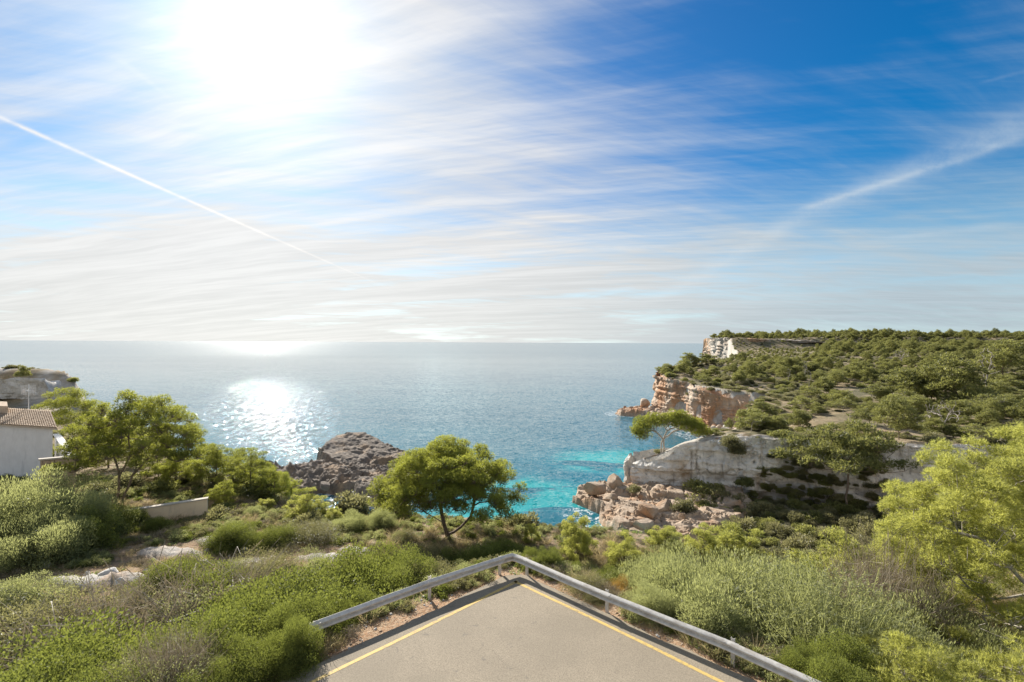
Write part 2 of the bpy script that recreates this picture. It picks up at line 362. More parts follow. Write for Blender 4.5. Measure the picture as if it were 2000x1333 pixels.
def ground_material():
    m, t = material('ground')
    P = nd(t, 'ShaderNodeNewGeometry')
    mk = nd(t, 'ShaderNodeAttribute', attribute_name='mask'); sp = t.nodes.new('ShaderNodeSeparateColor'); t.links.new(mk, sp.inputs[0])
    n = noise(t, P, 0.7, 6, 0.62); n2 = noise(t, P, 3.5, 6, 0.7); n3 = noise(t, P, 11.0, 4, 0.7)
    soil = mixc(t, mr(t, n, 0.38, 0.62), (0.25, 0.175, 0.11), (0.36, 0.27, 0.18))
    dry = mixc(t, mr(t, n2, 0.4, 0.62), (0.26, 0.22, 0.12), (0.15, 0.15, 0.065))
    c = mixc(t, mr(t, n2, 0.46, 0.60), soil, dry)
    peb = mr(t, nd(t, 'ShaderNodeTexVoronoi', {'Vector': P, 'Scale': 9.0}), 0.10, 0.20, 1.0, 0.0)
    c = mixc(t, ma(t, 'MULTIPLY', peb, mr(t, n, 0.45, 0.6)), c, (0.46, 0.43, 0.38))
    grn = mixc(t, mr(t, n2, 0.4, 0.6), (0.075, 0.075, 0.038), (0.19, 0.165, 0.10))
    grn = mixc(t, mr(t, noise(t, P, 0.12, 5, 0.65), 0.48, 0.60), grn, (0.30, 0.235, 0.155))
    c = mixc(t, sp.outputs[1], c, grn)
    c = mixc(t, ma(t, 'MULTIPLY', sp.outputs[2], 0.9), c, mixc(t, mr(t, n3, 0.4, 0.6), (0.36, 0.21, 0.12), (0.45, 0.33, 0.22)))
    c = mixc(t, sp.outputs[0], c, rock_colour(t, P, sc=1.6, warm_amt=0.2, streaks=0.2))
    h = ma(t, 'ADD', noise(t, P, 2.5, 7, 0.7), ma(t, 'MULTIPLY', n3, 0.35))
    finish(t, pbsdf(t, c, 0.95, 0.15, bump(t, h, 0.7, 0.25))); return m
OUTCROPS = [  # flat limestone showing through the soil: x, y, rx, ry, height
    (-18.4, 21.0, 1.5, 0.5, .3), (-16.9, 21.4, .7, .4, .25), (-21.2, 20.2, .9, .4, .28), (-17.4, 24.6, 1.9, 0.6, .28), (-15.9, 26.3, 1.4, .5, .2), (-9.4, 24.6, 1.3, .5, .24), (-12.6, 23.6, .9, 1.1, .2),
    (-11.0, 21.8, .7, .5, .16), (-13.0, 21.6, .8, .4, .2), (-14.6, 19.6, 1.0, .4, .15), (-8.2, 25.6, .9, .4, .2), (-12.4, 26.3, .8, .4, .2), (-16.4, 18.6, .7, .3, .15)]
def build_ground():
    th = np.concatenate([np.linspace(-180, -62, 60)[:-1], np.linspace(-62, 62, 620), np.linspace(62, 180, 60)[1:-1]]) * pi / 180
    R = np.concatenate([[1.0, 4.0], np.geomspace(7.0, 2600.0, 560)])
    A, RR = np.meshgrid(th, R); X = RR * np.sin(A); Y = RR * np.cos(A)
    Z = height(X, Y); p = xyz(X, Y)
    near = sst(400, 30, RR)
    lime = np.zeros(X.shape)
    for (x, y, rx, ry, h) in OUTCROPS:
        d = np.sqrt(((X - x) / rx) ** 2 + ((Y - y) / ry) ** 2) + 0.45 * fbm(p, 1.1, 3, 21).reshape(X.shape)
        f = sst(1.15, 0.8, d); Z += h * f * (0.8 + 0.3 * fbm(p, 1.7, 3, 5).reshape(X.shape)); lime = np.maximum(lime, f)
    gy, gx = np.gradient(Z, axis=0), np.gradient(Z, axis=1)
    dr = np.gradient(RR, axis=0); dt = RR * np.gradient(A, axis=1)
    slope = np.sqrt((gy / np.maximum(dr, 1e-3)) ** 2 + (gx / np.maximum(np.abs(dt), 1e-3)) ** 2)
    steep = sst(0.9, 1.6, slope + 0.5 * fbm(p, 0.3, 3, 2).reshape(X.shape)) * sst(30, 42, RR)
    lime = np.maximum(lime, steep)
    scr = np.clip(sst(-0.25, 0.25, fbm(p, 0.05, 4, 8).reshape(X.shape) + 0.25 * sst(150, 400, RR) + 0.1), 0, 1) * sst(60, 90, RR)
    scr = np.maximum(scr, sst(0, 1, (Z < 9) & (Y < 90) & (X > 30)) * 0.9)
    d = -sdist(road_poly(), X, Y); gravel = sst(2.2, 0.6, d + 0.9 * fbm(p, 0.8, 3, 4).reshape(X.shape))
    gravel = np.maximum(gravel, 0.8 * sst(0.32, 0.45, fbm(p, 0.03, 3, 14).reshape(X.shape)) * sst(100, 120, RR) * sst(190, 170, RR))
    lime = np.maximum(lime, sst(44, 38, X) * sst(22, 26, X) * sst(112, 104, Y) * sst(88, 92, Y))
    lime = np.maximum(lime, sst(-80, -86, X) * sst(94, 100, Y) * sst(130, 124, Y) * sst(-0.35, 0.1, fbm(p, 0.15, 3, 61).reshape(X.shape)))
    gravel = np.maximum(gravel, clearing(X, Y) * 0.55)
    inner = -sdist(road_poly(), X, Y) < -0.4
    Z = np.where(inner, Z - 0.2, Z) + 0.03 * near * fbm(p, 2.5, 3, 31).reshape(X.shape) * (~inner) * sst(0.0, 0.7, d)
    M = np.stack([lime.ravel(), (scr * (1 - lime)).ravel(), gravel.ravel()], 1)
    V = np.concatenate([xyz(X, Y, Z), [[0, 0, Z[0].mean()]]])
    n = len(th); F = grid_faces(len(R), n, 0, wrap=True)
    c = len(V) - 1; F3 = [(c, k, (k + 1) % n) for k in range(n)]
    M = np.concatenate([M, [[0, 0, 0]]])
    me = mesh_from('ground', V, [F[:, ::-1], np.array(F3)[:, ::-1]], [ground_material()], tone=M, smooth=True)
    o = link('ground', me); o['kind'] = 'structure'
build_ground()

# ------------------------------------------------------------------ asphalt, yellow lines
def asphalt_material():
    m, t = material('asphalt')
    P = nd(t, 'ShaderNodeNewGeometry')
    g = noise(t, P, 26.0, 5, 0.85); big = noise(t, P, 0.5, 5, 0.6)
    c = mixc(t, mr(t, g, 0.35, 0.65), (0.20, 0.165, 0.118), (0.36, 0.305, 0.225))
    c = mixc(t, mr(t, big, 0.35, 0.7, 0.0, 0.45), c, (0.20, 0.17, 0.125))
    sp = mr(t, nd(t, 'ShaderNodeTexVoronoi', {'Vector': P, 'Scale': 55.0}), 0.10, 0.2, 0.7, 0.0)
    c = mixc(t, ma(t, 'MULTIPLY', sp, mr(t, noise(t, P, 30, 2, 0.5), 0.52, 0.6)), c, (0.50, 0.46, 0.41))
    st = mr(t, noise(t, P, 2.3, 5, 0.65, 0.5), 0.62, 0.70, 0.0, 0.5)
    c = mixc(t, st, c, (0.125, 0.115, 0.10))
    # fine cracks
    cr = nd(t, 'ShaderNodeTexVoronoi', {'Vector': vm(t, 'ADD', P, vm(t, 'SCALE', noise(t, P, 1.5, 4, 0.6, out=1), scale=0.6)), 'Scale': 0.45}, feature='DISTANCE_TO_EDGE')
    cr = ma(t, 'MULTIPLY', mr(t, cr, 0.0, 0.006, 1.0, 0.0), mr(t, noise(t, P, 0.6, 3, 0.5), 0.5, 0.58))
    c = mixc(t, ma(t, 'MULTIPLY', cr, 0.25), c, (0.05, 0.046, 0.04))
    h = ma(t, 'ADD', g, ma(t, 'MULTIPLY', sp, 0.5))
    finish(t, pbsdf(t, c, 0.85, 0.25, bump(t, h, 0.35, 0.003))); return m
def paint_material():
    m, t = material('yellow_paint')
    P = nd(t, 'ShaderNodeNewGeometry')
    w = mr(t, noise(t, P, 9.0, 7, 0.8), 0.47, 0.62, 0.0, 0.9)
    w2 = mr(t, noise(t, P, 1.2, 4, 0.6), 0.3, 0.7, 0.25, 1.0)
    c = mixc(t, noise(t, P, 3, 3, 0.5), (0.62, 0.42, 0.11), (0.55, 0.39, 0.14))
    c = mixc(t, ma(t, 'MULTIPLY', w, w2), c, (0.17, 0.15, 0.12))
    finish(t, pbsdf(t, c, 0.7, 0.3, bump(t, noise(t, P, 60, 3, 0.6), 0.3, 0.003))); return m
def build_road():
    from mathutils.geometry import tessellate_polygon
    P = road_poly(); out = []
    for k in range(len(P)):
        a = np.array(P[k]); b = np.array(P[(k + 1) % len(P)]); L = np.linalg.norm(b - a); n = max(1, int(L / 0.25)) if max(a[1], b[1]) > 4 else 1
        e = (b - a) / L; nn = np.array([e[1], -e[0]])
        for i in range(n):
            q = a + (b - a) * i / n; w = fbm(np.array([[q[0], q[1], 0.]]), 1.3, 4, 77)[0] * 0.16 if n > 1 else 0
            out.append(q + nn * w)
    z = ROAD_Z; n = len(out)
    V = [(q[0], q[1], z) for q in out] + [(q[0], q[1], z - 0.16) for q in out]
    tri = tessellate_polygon([[Vector((q[0], q[1], 0)) for q in out]])
    tri = np.array(tri); v = np.array(V)
    cr = np.cross(v[tri[:, 1]] - v[tri[:, 0]], v[tri[:, 2]] - v[tri[:, 0]])[:, 2]; tri[cr < 0] = tri[cr < 0][:, ::-1]
    sides = [(k, k + n, (k + 1) % n + n, (k + 1) % n) for k in range(n)]
    o = link('road', mesh_from('road', V, [tri, sides], [asphalt_material()])); o['kind'] = 'structure'
    # yellow edge lines: left one and right one meeting at the corner, slightly wavering
    pm = paint_material()
    c = np.array([0.2, 17.78]); l = np.array([-5.13, 12.49]); r = np.array([5.58, 12.49])
    for a, b, off in ((c, c + (l - c) * 3.0, 0.004), (c, c + (r - c) * 2.3, 0.004)):
        L = np.linalg.norm(b - a); e = (b - a) / L; nn = np.array([-e[1], e[0]]); n = int(L / 0.12); V = []
        for i in range(n + 1):
            q = a + e * (L * i / n - (0.08 if i == 0 else 0)); s = fbm(np.array([[i * .03, off * 99 + b[0], 0.]]), 1, 3, 5)[0] * 0.05
            ww = 0.062 + 0.006 * fbm(np.array([[i * .9, b[0], 0.]]), 1, 2, 6)[0]
            V += [(*(q + nn * (s + ww)), z + off), (*(q + nn * (s - ww)), z + off)]
        F = [(2 * i, 2 * i + 1, 2 * i + 3, 2 * i + 2) for i in range(n)]
        if b[0] < 0: F = [f[::-1] for f in F]
        o = link('painted_line', mesh_from('painted_line', V, [F], [pm])); o['kind'] = 'structure'
        if off: z2 = z
build_road()

# ------------------------------------------------------------------ guardrail
def metal_material():
    m, t = material('galvanised_steel')
    P = nd(t, 'ShaderNodeNewGeometry')
    n = noise(t, P, 6.0, 6, 0.65); n2 = noise(t, vm(t, 'MULTIPLY', P, (1, 1, 4)), 2.0, 5, 0.6)
    c = mixc(t, mr(t, n, 0.35, 0.65), (0.56, 0.525, 0.48), (0.70, 0.67, 0.61))
    c = mixc(t, mr(t, n2, 0.52, 0.72, 0.0, 0.5), c, (0.30, 0.24, 0.17))
    c = mixc(t, mr(t, noise(t, P, 16, 5, 0.7), 0.63, 0.72, 0.0, 0.7), c, (0.18, 0.10, 0.05))
    finish(t, pbsdf(t, c, mr(t, n, 0.3, 0.7, 0.5, 0.7), 0.35, bump(t, n, 0.15, 0.02), metal=0.12)); return m
METAL = metal_material()
def box_faces(o=0): return np.array([(0, 3, 2, 1), (4, 5, 6, 7), (0, 1, 5, 4), (1, 2, 6, 5), (2, 3, 7, 6), (3, 0, 4, 7)]) + o
def box(c, sx, sy, sz, rz=0.0):
    """box with centre of its base at c"""
    v = np.array([(-1, -1, 0), (1, -1, 0), (1, 1, 0), (-1, 1, 0), (-1, -1, 2), (1, -1, 2), (1, 1, 2), (-1, 1, 2)], float) * (sx / 2, sy / 2, sz / 2)
    r = np.array([[cos(rz), -sin(rz), 0], [sin(rz), cos(rz), 0], [0, 0, 1]]); return v @ r.T + np.array(c)
def join(parts):
    V, F, o = [], [], 0
    for v, fs in parts:
        V.append(np.asarray(v, float)); F += [np.asarray(f) + o for f in fs]; o += len(v)
    return np.concatenate(V), F
def build_guardrail():
    top = ROAD_Z + 0.66
    root = empty('guardrail', (0.06, 18.74, ROAD_Z))
    tag(root, 'weathered galvanised steel guardrail bent around the corner of the asphalt', 'guardrail')
    prof = [(0.004, 0.0), (0.018, 0.012), (0.085, 0.050), (0.098, 0.075), (0.085, 0.102), (0.006, 0.138), (0.0, 0.155), (0.006, 0.172), (0.085, 0.208), (0.098, 0.235), (0.085, 0.260), (0.018, 0.298), (0.004, 0.312)]
    back = [(o - 0.006, z) for o, z in prof][::-1]
    ring = prof + back; nr = len(ring)
    K = [np.array(k, float) for k in ((-5.85, 14.0), (-2.78, 16.70), (-0.45, 18.42), (0.06, 18.74), (0.55, 18.36), (3.13, 15.86), (6.08, 13.27), (8.62, 10.55), (11.4, 7.6))]
    def beam(pts, sink=0.0, dent=0.0):
        pts = [np.array(p, float) for p in pts]; V = []
        # resample
        Q = []
        for a, b in zip(pts[:-1], pts[1:]):
            n = max(1, int(np.linalg.norm(b - a) / 0.25)); Q += [a + (b - a) * i / n for i in range(n)]
        Q.append(pts[-1])
        for i, q in enumerate(Q):
            e = Q[min(i + 1, len(Q) - 1)] - Q[max(i - 1, 0)]; e = e / np.linalg.norm(e); nn = np.array([e[1], -e[0]])   # to the right of travel = road side
            w = 0.012 * fbm(np.array([[q[0], q[1], 0.]]), 0.9, 2, 3)[0]; w2 = 0.012 * fbm(np.array([[q[0], q[1], 5.]]), 0.7, 2, 3)[0]
            for (o, z) in ring:
                dd = dent * max(0, 1 - i / 4.0) * (0.5 if z > .2 else 0.1)
                V.append((*(q + nn * (o + w + sink + 0.05 - dd * 0.6)), top - 0.312 + z + w2 - dd * .4))
        F = []
        for i in range(len(Q) - 1):
            for j in range(nr):
                k = (j + 1) % nr; F.append((i * nr + j, (i + 1) * nr + j, (i + 1) * nr + k, i * nr + k))
        for i0 in (0, (len(Q) - 1) * nr):
            h = len(prof)
            for j in range(h - 1):
                f = (i0 + j, i0 + j + 1, i0 + nr - 2 - j, i0 + nr - 1 - j); F.append(f if i0 else f[::-1])
        me = mesh_from('beam', np.array(V) - np.array(root.location), [F], [METAL], smooth=True)
        for p in me.polygons: p.use_smooth = True
        o = link('beam', me, root)
        try: me.set_sharp_from_angle(angle=radians(35))
        except Exception: pass
    def lap(a, b, t): return a + (b - a) * t
    beam([K[0], lap(K[1], K[2], 0.05)], 0.0, 0.10)
    beam([lap(K[0], K[1], 0.96), K[2]], 0.007)
    beam([K[2], K[2] * .5 + K[3] * .5 + (0, .03), K[3], K[3] * .5 + K[4] * .5 + (0, .03), K[4]], 0.0)
    beam([K[4], lap(K[5], K[6], 0.05)], 0.007)
    beam([lap(K[4], K[5], 0.94), lap(K[6], K[7], 0.05)], 0.0)
    beam([lap(K[5], K[6], 0.95), lap(K[7], K[8], 0.05)], 0.007)
    beam([lap(K[6], K[7], 0.95), K[8]], 0.0)
    # posts: C-section channels with a bolt and a stub above the beam
    for k, (p, d, up) in enumerate(((K[0] + (0.10, 0.08), (K[1] - K[0]), -.04), (K[1], K[1] - K[0], 0.05), (K[2] + (0.05, 0.04), K[2] - K[1], -0.03), (K[4] + (0.02, -0.02), K[5] - K[4], -0.03), (K[5], K[6] - K[5], 0.04), (K[6], K[6] - K[5], 0.05), (K[7], K[7] - K[6], 0.04), (K[8] - (.2, -.2), K[8] - K[7], .0))):
        e = d / np.linalg.norm(d); nn = np.array([e[1], -e[0]]); a = atan2(e[1], e[0]); q = p - nn * 0.02; zb = -0.55; hh = 0.66 + up - zb
        loc = np.array([q[0], q[1], ROAD_Z + zb]) - np.array(root.location)
        parts = [(box(loc, 0.10, 0.008, hh, a), [box_faces()])]
        for s in (-1, 1):
            w = np.array([e[0] * 0.048 * s - nn[0] * 0.028, e[1] * 0.048 * s - nn[1] * 0.028, 0]); parts.append((box(loc + w, 0.007, 0.06, hh - 0.002, a), [box_faces()]))
        V, F = join(parts); me = mesh_from('post', V, F, [METAL]); po = link('post', me, root)
        # bolts on the beam face
        parts = []
        for dx in (-.16, 0, .16):
            for z in ((-.155,) if dx == 0 else (-.055, -.25)):
                th = np.linspace(0, 2 * pi, 7)[:-1]; c = np.array([p[0] + e[0] * dx, p[1] + e[1] * dx]) + nn * (0.052 if dx == 0 else 0.134)
                r = 0.02; V1 = [(c[0] + e[0] * r * cos(u), c[1] + e[1] * r * cos(u), top + z + r * sin(u)) for u in th]
                V2 = [(v[0] + nn[0] * .016, v[1] + nn[1] * .016, v[2]) for v in V1]
                parts.append((np.array(V1 + V2) - np.array(root.location), [np.array([(i, (i + 1) % 6, (i + 1) % 6 + 6, i + 6) for i in range(6)]), np.array([(6, 7, 8, 9), (6, 9, 10, 11)])]))
        V, F = join(parts); link('bolts', mesh_from('bolts', V, F, [METAL]), po)['kind'] = 'stuff'
build_guardrail()

# ------------------------------------------------------------------ rocks and cliffs
ROCK_WHITE = rock_material('white_limestone', 0.9, 0.8, pale=(0.78, 0.74, 0.68), mid=(0.60, 0.56, 0.50), warm=(0.42, 0.32, 0.22), warm_amt=0.12, streaks=0.55)
ROCK_WARM = rock_material('ochre_limestone', 0.6, 0.8, pale=(0.56, 0.46, 0.36), mid=(0.42, 0.32, 0.235), warm=(0.44, 0.25, 0.14), warm_amt=0.52, streaks=0.35)
ROCK_LEDGE = rock_material('pinkish_limestone', 1.1, 0.7, pale=(0.45, 0.355, 0.265), mid=(0.34, 0.26, 0.185), warm=(0.40, 0.255, 0.155), warm_amt=0.42, streaks=0.15)
ROCK_DARK = rock_material('dark_sea_rock', 1.2, 0.9, pale=(0.25, 0.21, 0.17), mid=(0.155, 0.13, 0.105), warm=(0.34, 0.25, 0.17), dark=(0.075, 0.065, 0.055), warm_amt=0.3, streaks=0.3)
ROCK_FAR = rock_material('far_cliff', 0.12, 0.8, pale=(0.52, 0.47, 0.40), mid=(0.40, 0.33, 0.26), warm=(0.44, 0.27, 0.15), warm_amt=0.4, streaks=0.4)

def cliff(name, path, ztop, zbot, mat, res=0.3, amp=1.0, block=0.35, seed=1, inland=3.0, foot=0.0, over=0.0, carve=(), label=None, cat=None, flip=True):
    """rock face swept along a path (sea to the right of travel), ztop/zbot given per path point"""
    path, ztop, zbot = (path[::-1], ztop[::-1], zbot[::-1]) if flip else (path, ztop, zbot)
    P = np.array(path, float); seg = np.linalg.norm(np.diff(P, axis=0), axis=1); cum = np.concatenate([[0], np.cumsum(seg)])
    n = int(cum[-1] / res) + 1; s = np.linspace(0, cum[-1], n)
    # smoothed path
    x = np.interp(s, cum, P[:, 0]); y = np.interp(s, cum, P[:, 1]); k = max(3, int(1.5 / res)); ker = np.ones(k) / k
    pad = lambda a: np.convolve(np.concatenate([np.full(k, a[0]), a, np.full(k, a[-1])]), ker, 'same')[k:-k]
    x, y = pad(x), pad(y)
    zt = np.interp(s, cum, ztop); zb = np.interp(s, cum, zbot)
    tx, ty = np.gradient(x), np.gradient(y); L = np.hypot(tx, ty); tx, ty = tx / L, ty / L; nx, ny = ty, -tx
    zt = np.minimum(zt, height(x - nx * (inland + 1.5), y - ny * (inland + 1.5)) + 0.35)
    zt = zt + 0.5 * fbm(np.stack([s, s * 0, s * 0], 1), 0.25, 3, seed + 5)
    hmax = (zt - zb).max(); nv = int(hmax / res) + 1; v = np.linspace(0, 1, nv)
    ni = int(inland / res); w = np.linspace(0, inland, ni + 1)[1:]
    X = []; Y = []; Z = []; NV = []
    for j in v:
        z = zb + j * (zt - zb); off = foot * (1 - j) ** 2 + over * sin(pi * j)
        X.append(x + nx * off); Y.append(y + ny * off); Z.append(z); NV.append(np.stack([nx, ny, nx * 0], 1))
    for i, q in enumerate(w):
        f = q / inland; X.append(x - nx * q); Y.append(y - ny * q); Z.append(zt * (1 - f) + f * (height(x - nx * q, y - ny * q) - 0.3) + .2 * sin(f * pi)); up = min(1, q / 1.2); NV.append(np.stack([nx * (1 - up), ny * (1 - up), nx * 0 + up * 0.5], 1))
    X, Y, Z = np.array(X), np.array(Y), np.array(Z); NV = np.array(NV).reshape(-1, 3); p = xyz(X, Y, Z)
    # bedded blocks, vertical joints, weathering
    w1, w2, cid = worley(p * (1, 1, 1.5) + 0.5 * np.stack([fbm(p, .4, 2, 9), fbm(p, .4, 2, 19), fbm(p, .4, 2, 29)], 1), block, seed)
    j1, j2, jid = worley(p * (1, 1, 0.22) + 1.6 * np.stack([fbm(p, .25, 3, 39), fbm(p, .25, 3, 49), 0 * p[:, 0]], 1), block * 0.95, seed + 7)
    d = (cid - 0.5) * 0.9 + (jid - 0.5) * 1.3 - 1.1 * np.exp(-(j2 - j1) * 14) - 0.6 * np.exp(-(w2 - w1) * 14)
    gate = sst(-0.15, 0.35, fbm(p, 0.12, 3, seed + 30)); d = d * (0.55 + 0.45 * gate) + (1 - gate) * 0.25 * fbm(p, 0.6, 4, seed + 31, ridge=True)
    bed = fbm(np.stack([p[:, 0] * .05, p[:, 1] * .05, p[:, 2] * 1.0], 1), 0.9, 3, seed + 3)
    d = d * 0.62 + 0.85 * bed + 0.8 * fbm(p, 0.22, 4, seed + 2) + 0.22 * fbm(p, 1.3, 4, seed + 4, ridge=True)
    for (cx, cy, cz, r, rz, depth) in carve:
        q = np.sqrt(((p[:, 0] - cx) / r) ** 2 + ((p[:, 1] - cy) / r) ** 2 + ((p[:, 2] - cz) / rz) ** 2); d -= depth * sst(1.0, 0.4, q) / amp
    d = d * amp * (np.concatenate([np.ones(nv), np.linspace(1, 0.2, ni)])[:, None] * np.ones(n)).ravel()
    p = p + NV * d[:, None]; p[:, 2] += 0.15 * amp * fbm(p, 0.8, 3, seed + 8)
    F = grid_faces(nv + ni, n)
    me = mesh_from(name, p, [F[:, ::-1]], [mat], smooth=True)
    try: me.set_sharp_from_angle(angle=radians(38))
    except Exception: pass
    o = link(name, me)
    if label: tag(o, label, cat)
    else: o['kind'] = 'structure'
    return o
# near white cliff across the cove; the path runs so that the open side is to its right
WP = [(96, 78), (84, 78.5), (77, 79.5), (70, 77.8), (63, 79.8), (57, 80.6), (51, 84.6), (44, 88.0), (38.5, 91.6), (31.5, 94.3), (26.3, 95.6), (23.4, 98.4), (25.0, 102.4), (35, 105), (46, 112.5), (56, 125)]
cliff('cliff', WP, [13.6, 13.6, 13.5, 13.4, 13.4, 13.4, 13.3, 12.9, 11.6, 9.6, 7.0, 6.4, 6.6, 7.6, 8.5, 9.0], [3.2, 2.6, 2.4, 2.2, 2.0, 1.8, 1.5, 1.2, 0.5, 0, -.6, -1, -1, -1, -1, -1], ROCK_WHITE,
      0.22, 1.05, 0.24, 4, 3.2, foot=0.2, over=0.5, carve=((47, 87, 2.6, 4, 0.9, 1.4), (60, 80, 5.6, 5, 1.1, 1.9), (70, 78, 4.4, 5, 1.0, 1.5), (54, 83, 8.4, 4, 0.8, 1.2), (33.5, 93, 1.6, 3, 0.9, 1.3), (34.6, 92.8, 5.5, 0.35, 5, 1.0)))
# the orange cliff of the headland, two walls with a cave between
PP = [(86, 150), (80, 152.5), (75, 156), (71, 160.5), (67.5, 167), (65, 174), (65.5, 182), (62.5, 188), (61, 196), (60.5, 204), (63, 213), (68, 224), (75, 238), (92, 266), (118, 306)]
cliff('cliff', PP, [10.5, 10.5, 11.3, 12.3, 13.2, 14.3, 15.2, 15.8, 16.0, 16.3, 16.5, 18, 19.5, 21, 21.5], [4, 3.4, 1.5, 1, .5, .5, 1.5, 1, .5, 0, 0, -1, -1, -1, -1], ROCK_WARM,
      0.42, 1.15, 0.20, 9, 4.0, foot=1.2, carve=((64.0, 185, 4.0, 7.0, 5.0, 5.0), (60, 199, 11.0, 8, 0.8, 1.3), (69, 163.5, 5.0, 2.4, 4.5, 2.2), (65.5, 171, 5.5, 2.4, 5, 2.2), (75, 156, 5.5, 2.0, 4.5, 1.6)))
# far headland wall
cliff('cliff', [(700, 560), (480, 540), (420, 575), (372, 560), (330, 590), (290, 585), (268, 600), (266, 640), (278, 690), (300, 800)], [36, 33, 32, 33, 34.5, 35.5, 36.5, 37, 37, 37], [26, 21, 20, 18, 18, 14, 0, -1, -1, -1], ROCK_FAR,
      2.0, 3.0, 0.04, 13, 12.0, foot=2.0, carve=((340, 586, 30, 70, 1.4, 5),))
# left headland rim
cliff('cliff', [(-150, 102), (-128, 101), (-118, 103.5), (-108, 102), (-100, 104), (-93, 103), (-87, 106), (-84.5, 111)], [23, 22.8, 22.4, 22.4, 21.8, 21.6, 20.5, 19.5], [18.5, 18, 17.6, 17.6, 17.0, 16.5, 14.5, 10], ROCK_WHITE, 0.35, 0.9, 0.3, 19, 5.0, flip=False)

def rock_patch(name, outline, top, mat, res=0.25, side=1.6, seed=1, rough=0.5, crag=0.5, blocks=0.0, bsc=0.3, label=None, cat='rock', zmin=-0.6, steps=0.0, strata=0.5):
    """craggy rock standing out of the sea or shore: plan outline, top(x, y) heights"""
    P = np.array(outline, float); x0, y0 = P.min(0) - 1.5; x1, y1 = P.max(0) + 1.5
    X, Y = np.meshgrid(np.arange(x0, x1, res), np.arange(y0, y1, res)); p = xyz(X, Y)
    sd = sdist(P, X, Y).ravel() + 1.3 * fbm(p, 0.22, 4, seed) * rough * 2
    t = top(p[:, 0], p[:, 1])
    t = t + crag * fbm(p, 0.30, 5, seed + 3, ridge=True, gain=0.55) + crag * 0.5 * fbm(p, 1.1, 3, seed + 6)
    th = p[:, 2] + t; bedq = fbm(np.stack([p[:, 0] * .06 + t * .2, p[:, 1] * .06, t * 1.5 + p[:, 0] * .18], 1), 1.0, 3, seed + 9); t = t + strata * bedq
    if blocks:
        q = p.copy(); q[:, :2] += 0.8 * np.stack([fbm(p, .35, 2, 5), fbm(p, .35, 2, 6)], 1)
        w1, w2, cid = worley(q, bsc, seed + 2); t = t + blocks * (cid - 0.5) * 2 - blocks * 1.2 * np.exp(-(w2 - w1) * 10)
    if steps: t = t * 0.45 + 0.55 * (np.floor(t / steps + 0.5 * fbm(p, 0.4, 3, 41)) + sst(0.7, 1.0, (t / steps) % 1)) * steps
    z = np.minimum(t, -0.8 + np.maximum(sd, -1) * side * 2.2)
    z = np.where(sd < -0.6, -1.5, z)
    Z = z.reshape(X.shape)
    V = xyz(X, Y, Z)
    V[:, 0] += 0.35 * fbm(V, 0.7, 3, seed + 11) * sst(-1, 1, V[:, 2]); V[:, 1] += 0.35 * fbm(V, 0.7, 3, seed + 12) * sst(-1, 1, V[:, 2])
    F = grid_faces(*X.shape); keep = (V[F][:, :, 2] > zmin).any(1); F = F[keep]
    used = np.unique(F); mp = np.zeros(len(V), int); mp[used] = np.arange(len(used)); V = V[used]; F = mp[F]
    c = V.mean(0); c[2] = 0
    me = mesh_from(name, V - c, [F], [mat], smooth=True)
    try: me.set_sharp_from_angle(angle=radians(42))
    except Exception: pass
    o = link(name, me, loc=c); tag(o, label, cat); return o
ISL = [(-49.5, 122), (-47, 130), (-40, 133), (-33, 127), (-26, 121.5), (-24.2, 117.5), (-27, 114.5), (-31, 114), (-33, 110), (-38, 109), (-42, 112), (-46, 116)]
rock_patch('sea_rock', ISL, lambda x, y: np.clip(3.7 - 0.10 * (x + 44) + 0.13 * (y - 118), 2.2, 7.2) - 1.6 * sst(-46.3, -47.5, x) - 0.8 * sst(2.0, 0.5, np.abs(x + 33.5) + np.abs(y - 112) * .3), ROCK_DARK, 0.2, 2.6, 5, 0.45, 0.55, 0.0, 0.16,
           label='large tilted slab of brown layered rock rising from the sea off the dark shelf')
SH = [(-66, 96), (-60, 104), (-56, 109), (-51, 108.5), (-45, 114), (-38, 112), (-30, 112), (-25, 109), (-22, 103), (-19, 97), (-19.5, 92), (-24, 88.5), (-29, 88), (-31, 92), (-37, 94), (-40, 92), (-45, 90), (-50, 84), (-58, 82), (-66, 86)]
rock_patch('rock_shelf', SH, lambda x, y: 1.6 + 1.3 * np.exp(-((x + 55) / 5) ** 2 - ((y - 104) / 5) ** 2) + 0.9 * np.exp(-((x + 28) / 7) ** 2 - ((y - 92) / 3.5) ** 2) + 0.8 * np.exp(-((y - 103) / 3) ** 2) - 2.6 * np.exp(-((x + 43) / 4) ** 2 - ((y - 93) / 2.0) ** 2), ROCK_DARK, 0.2, 1.4, 8, 0.8, 1.25, 0.12, 0.35,
           label='low jagged dark rock shelf at the waterline between the pines and the slab')
LD = [(11.5, 91), (13, 97), (18, 99), (24, 99), (30, 97), (40, 94), (44, 90), (42, 82), (36, 76), (28, 71.5), (20, 70), (15, 72), (14.2, 78), (15.5, 84), (12.5, 88)]
rock_patch('rock_ledge', LD, lambda x, y: 1.5 + 0.055 * (x - 12) + 0.5 * np.sin(y * 0.5 + x * 0.2) + 1.1 * np.exp(-((x - 19) / 5) ** 2 - ((y - 76) / 4) ** 2), ROCK_LEDGE, 0.2, 2.0, 15, 0.6, 0.35, 0.35, 0.33,
           label='pale pinkish stepped limestone ledge sloping into the turquoise cove below the white cliff', steps=0.55)

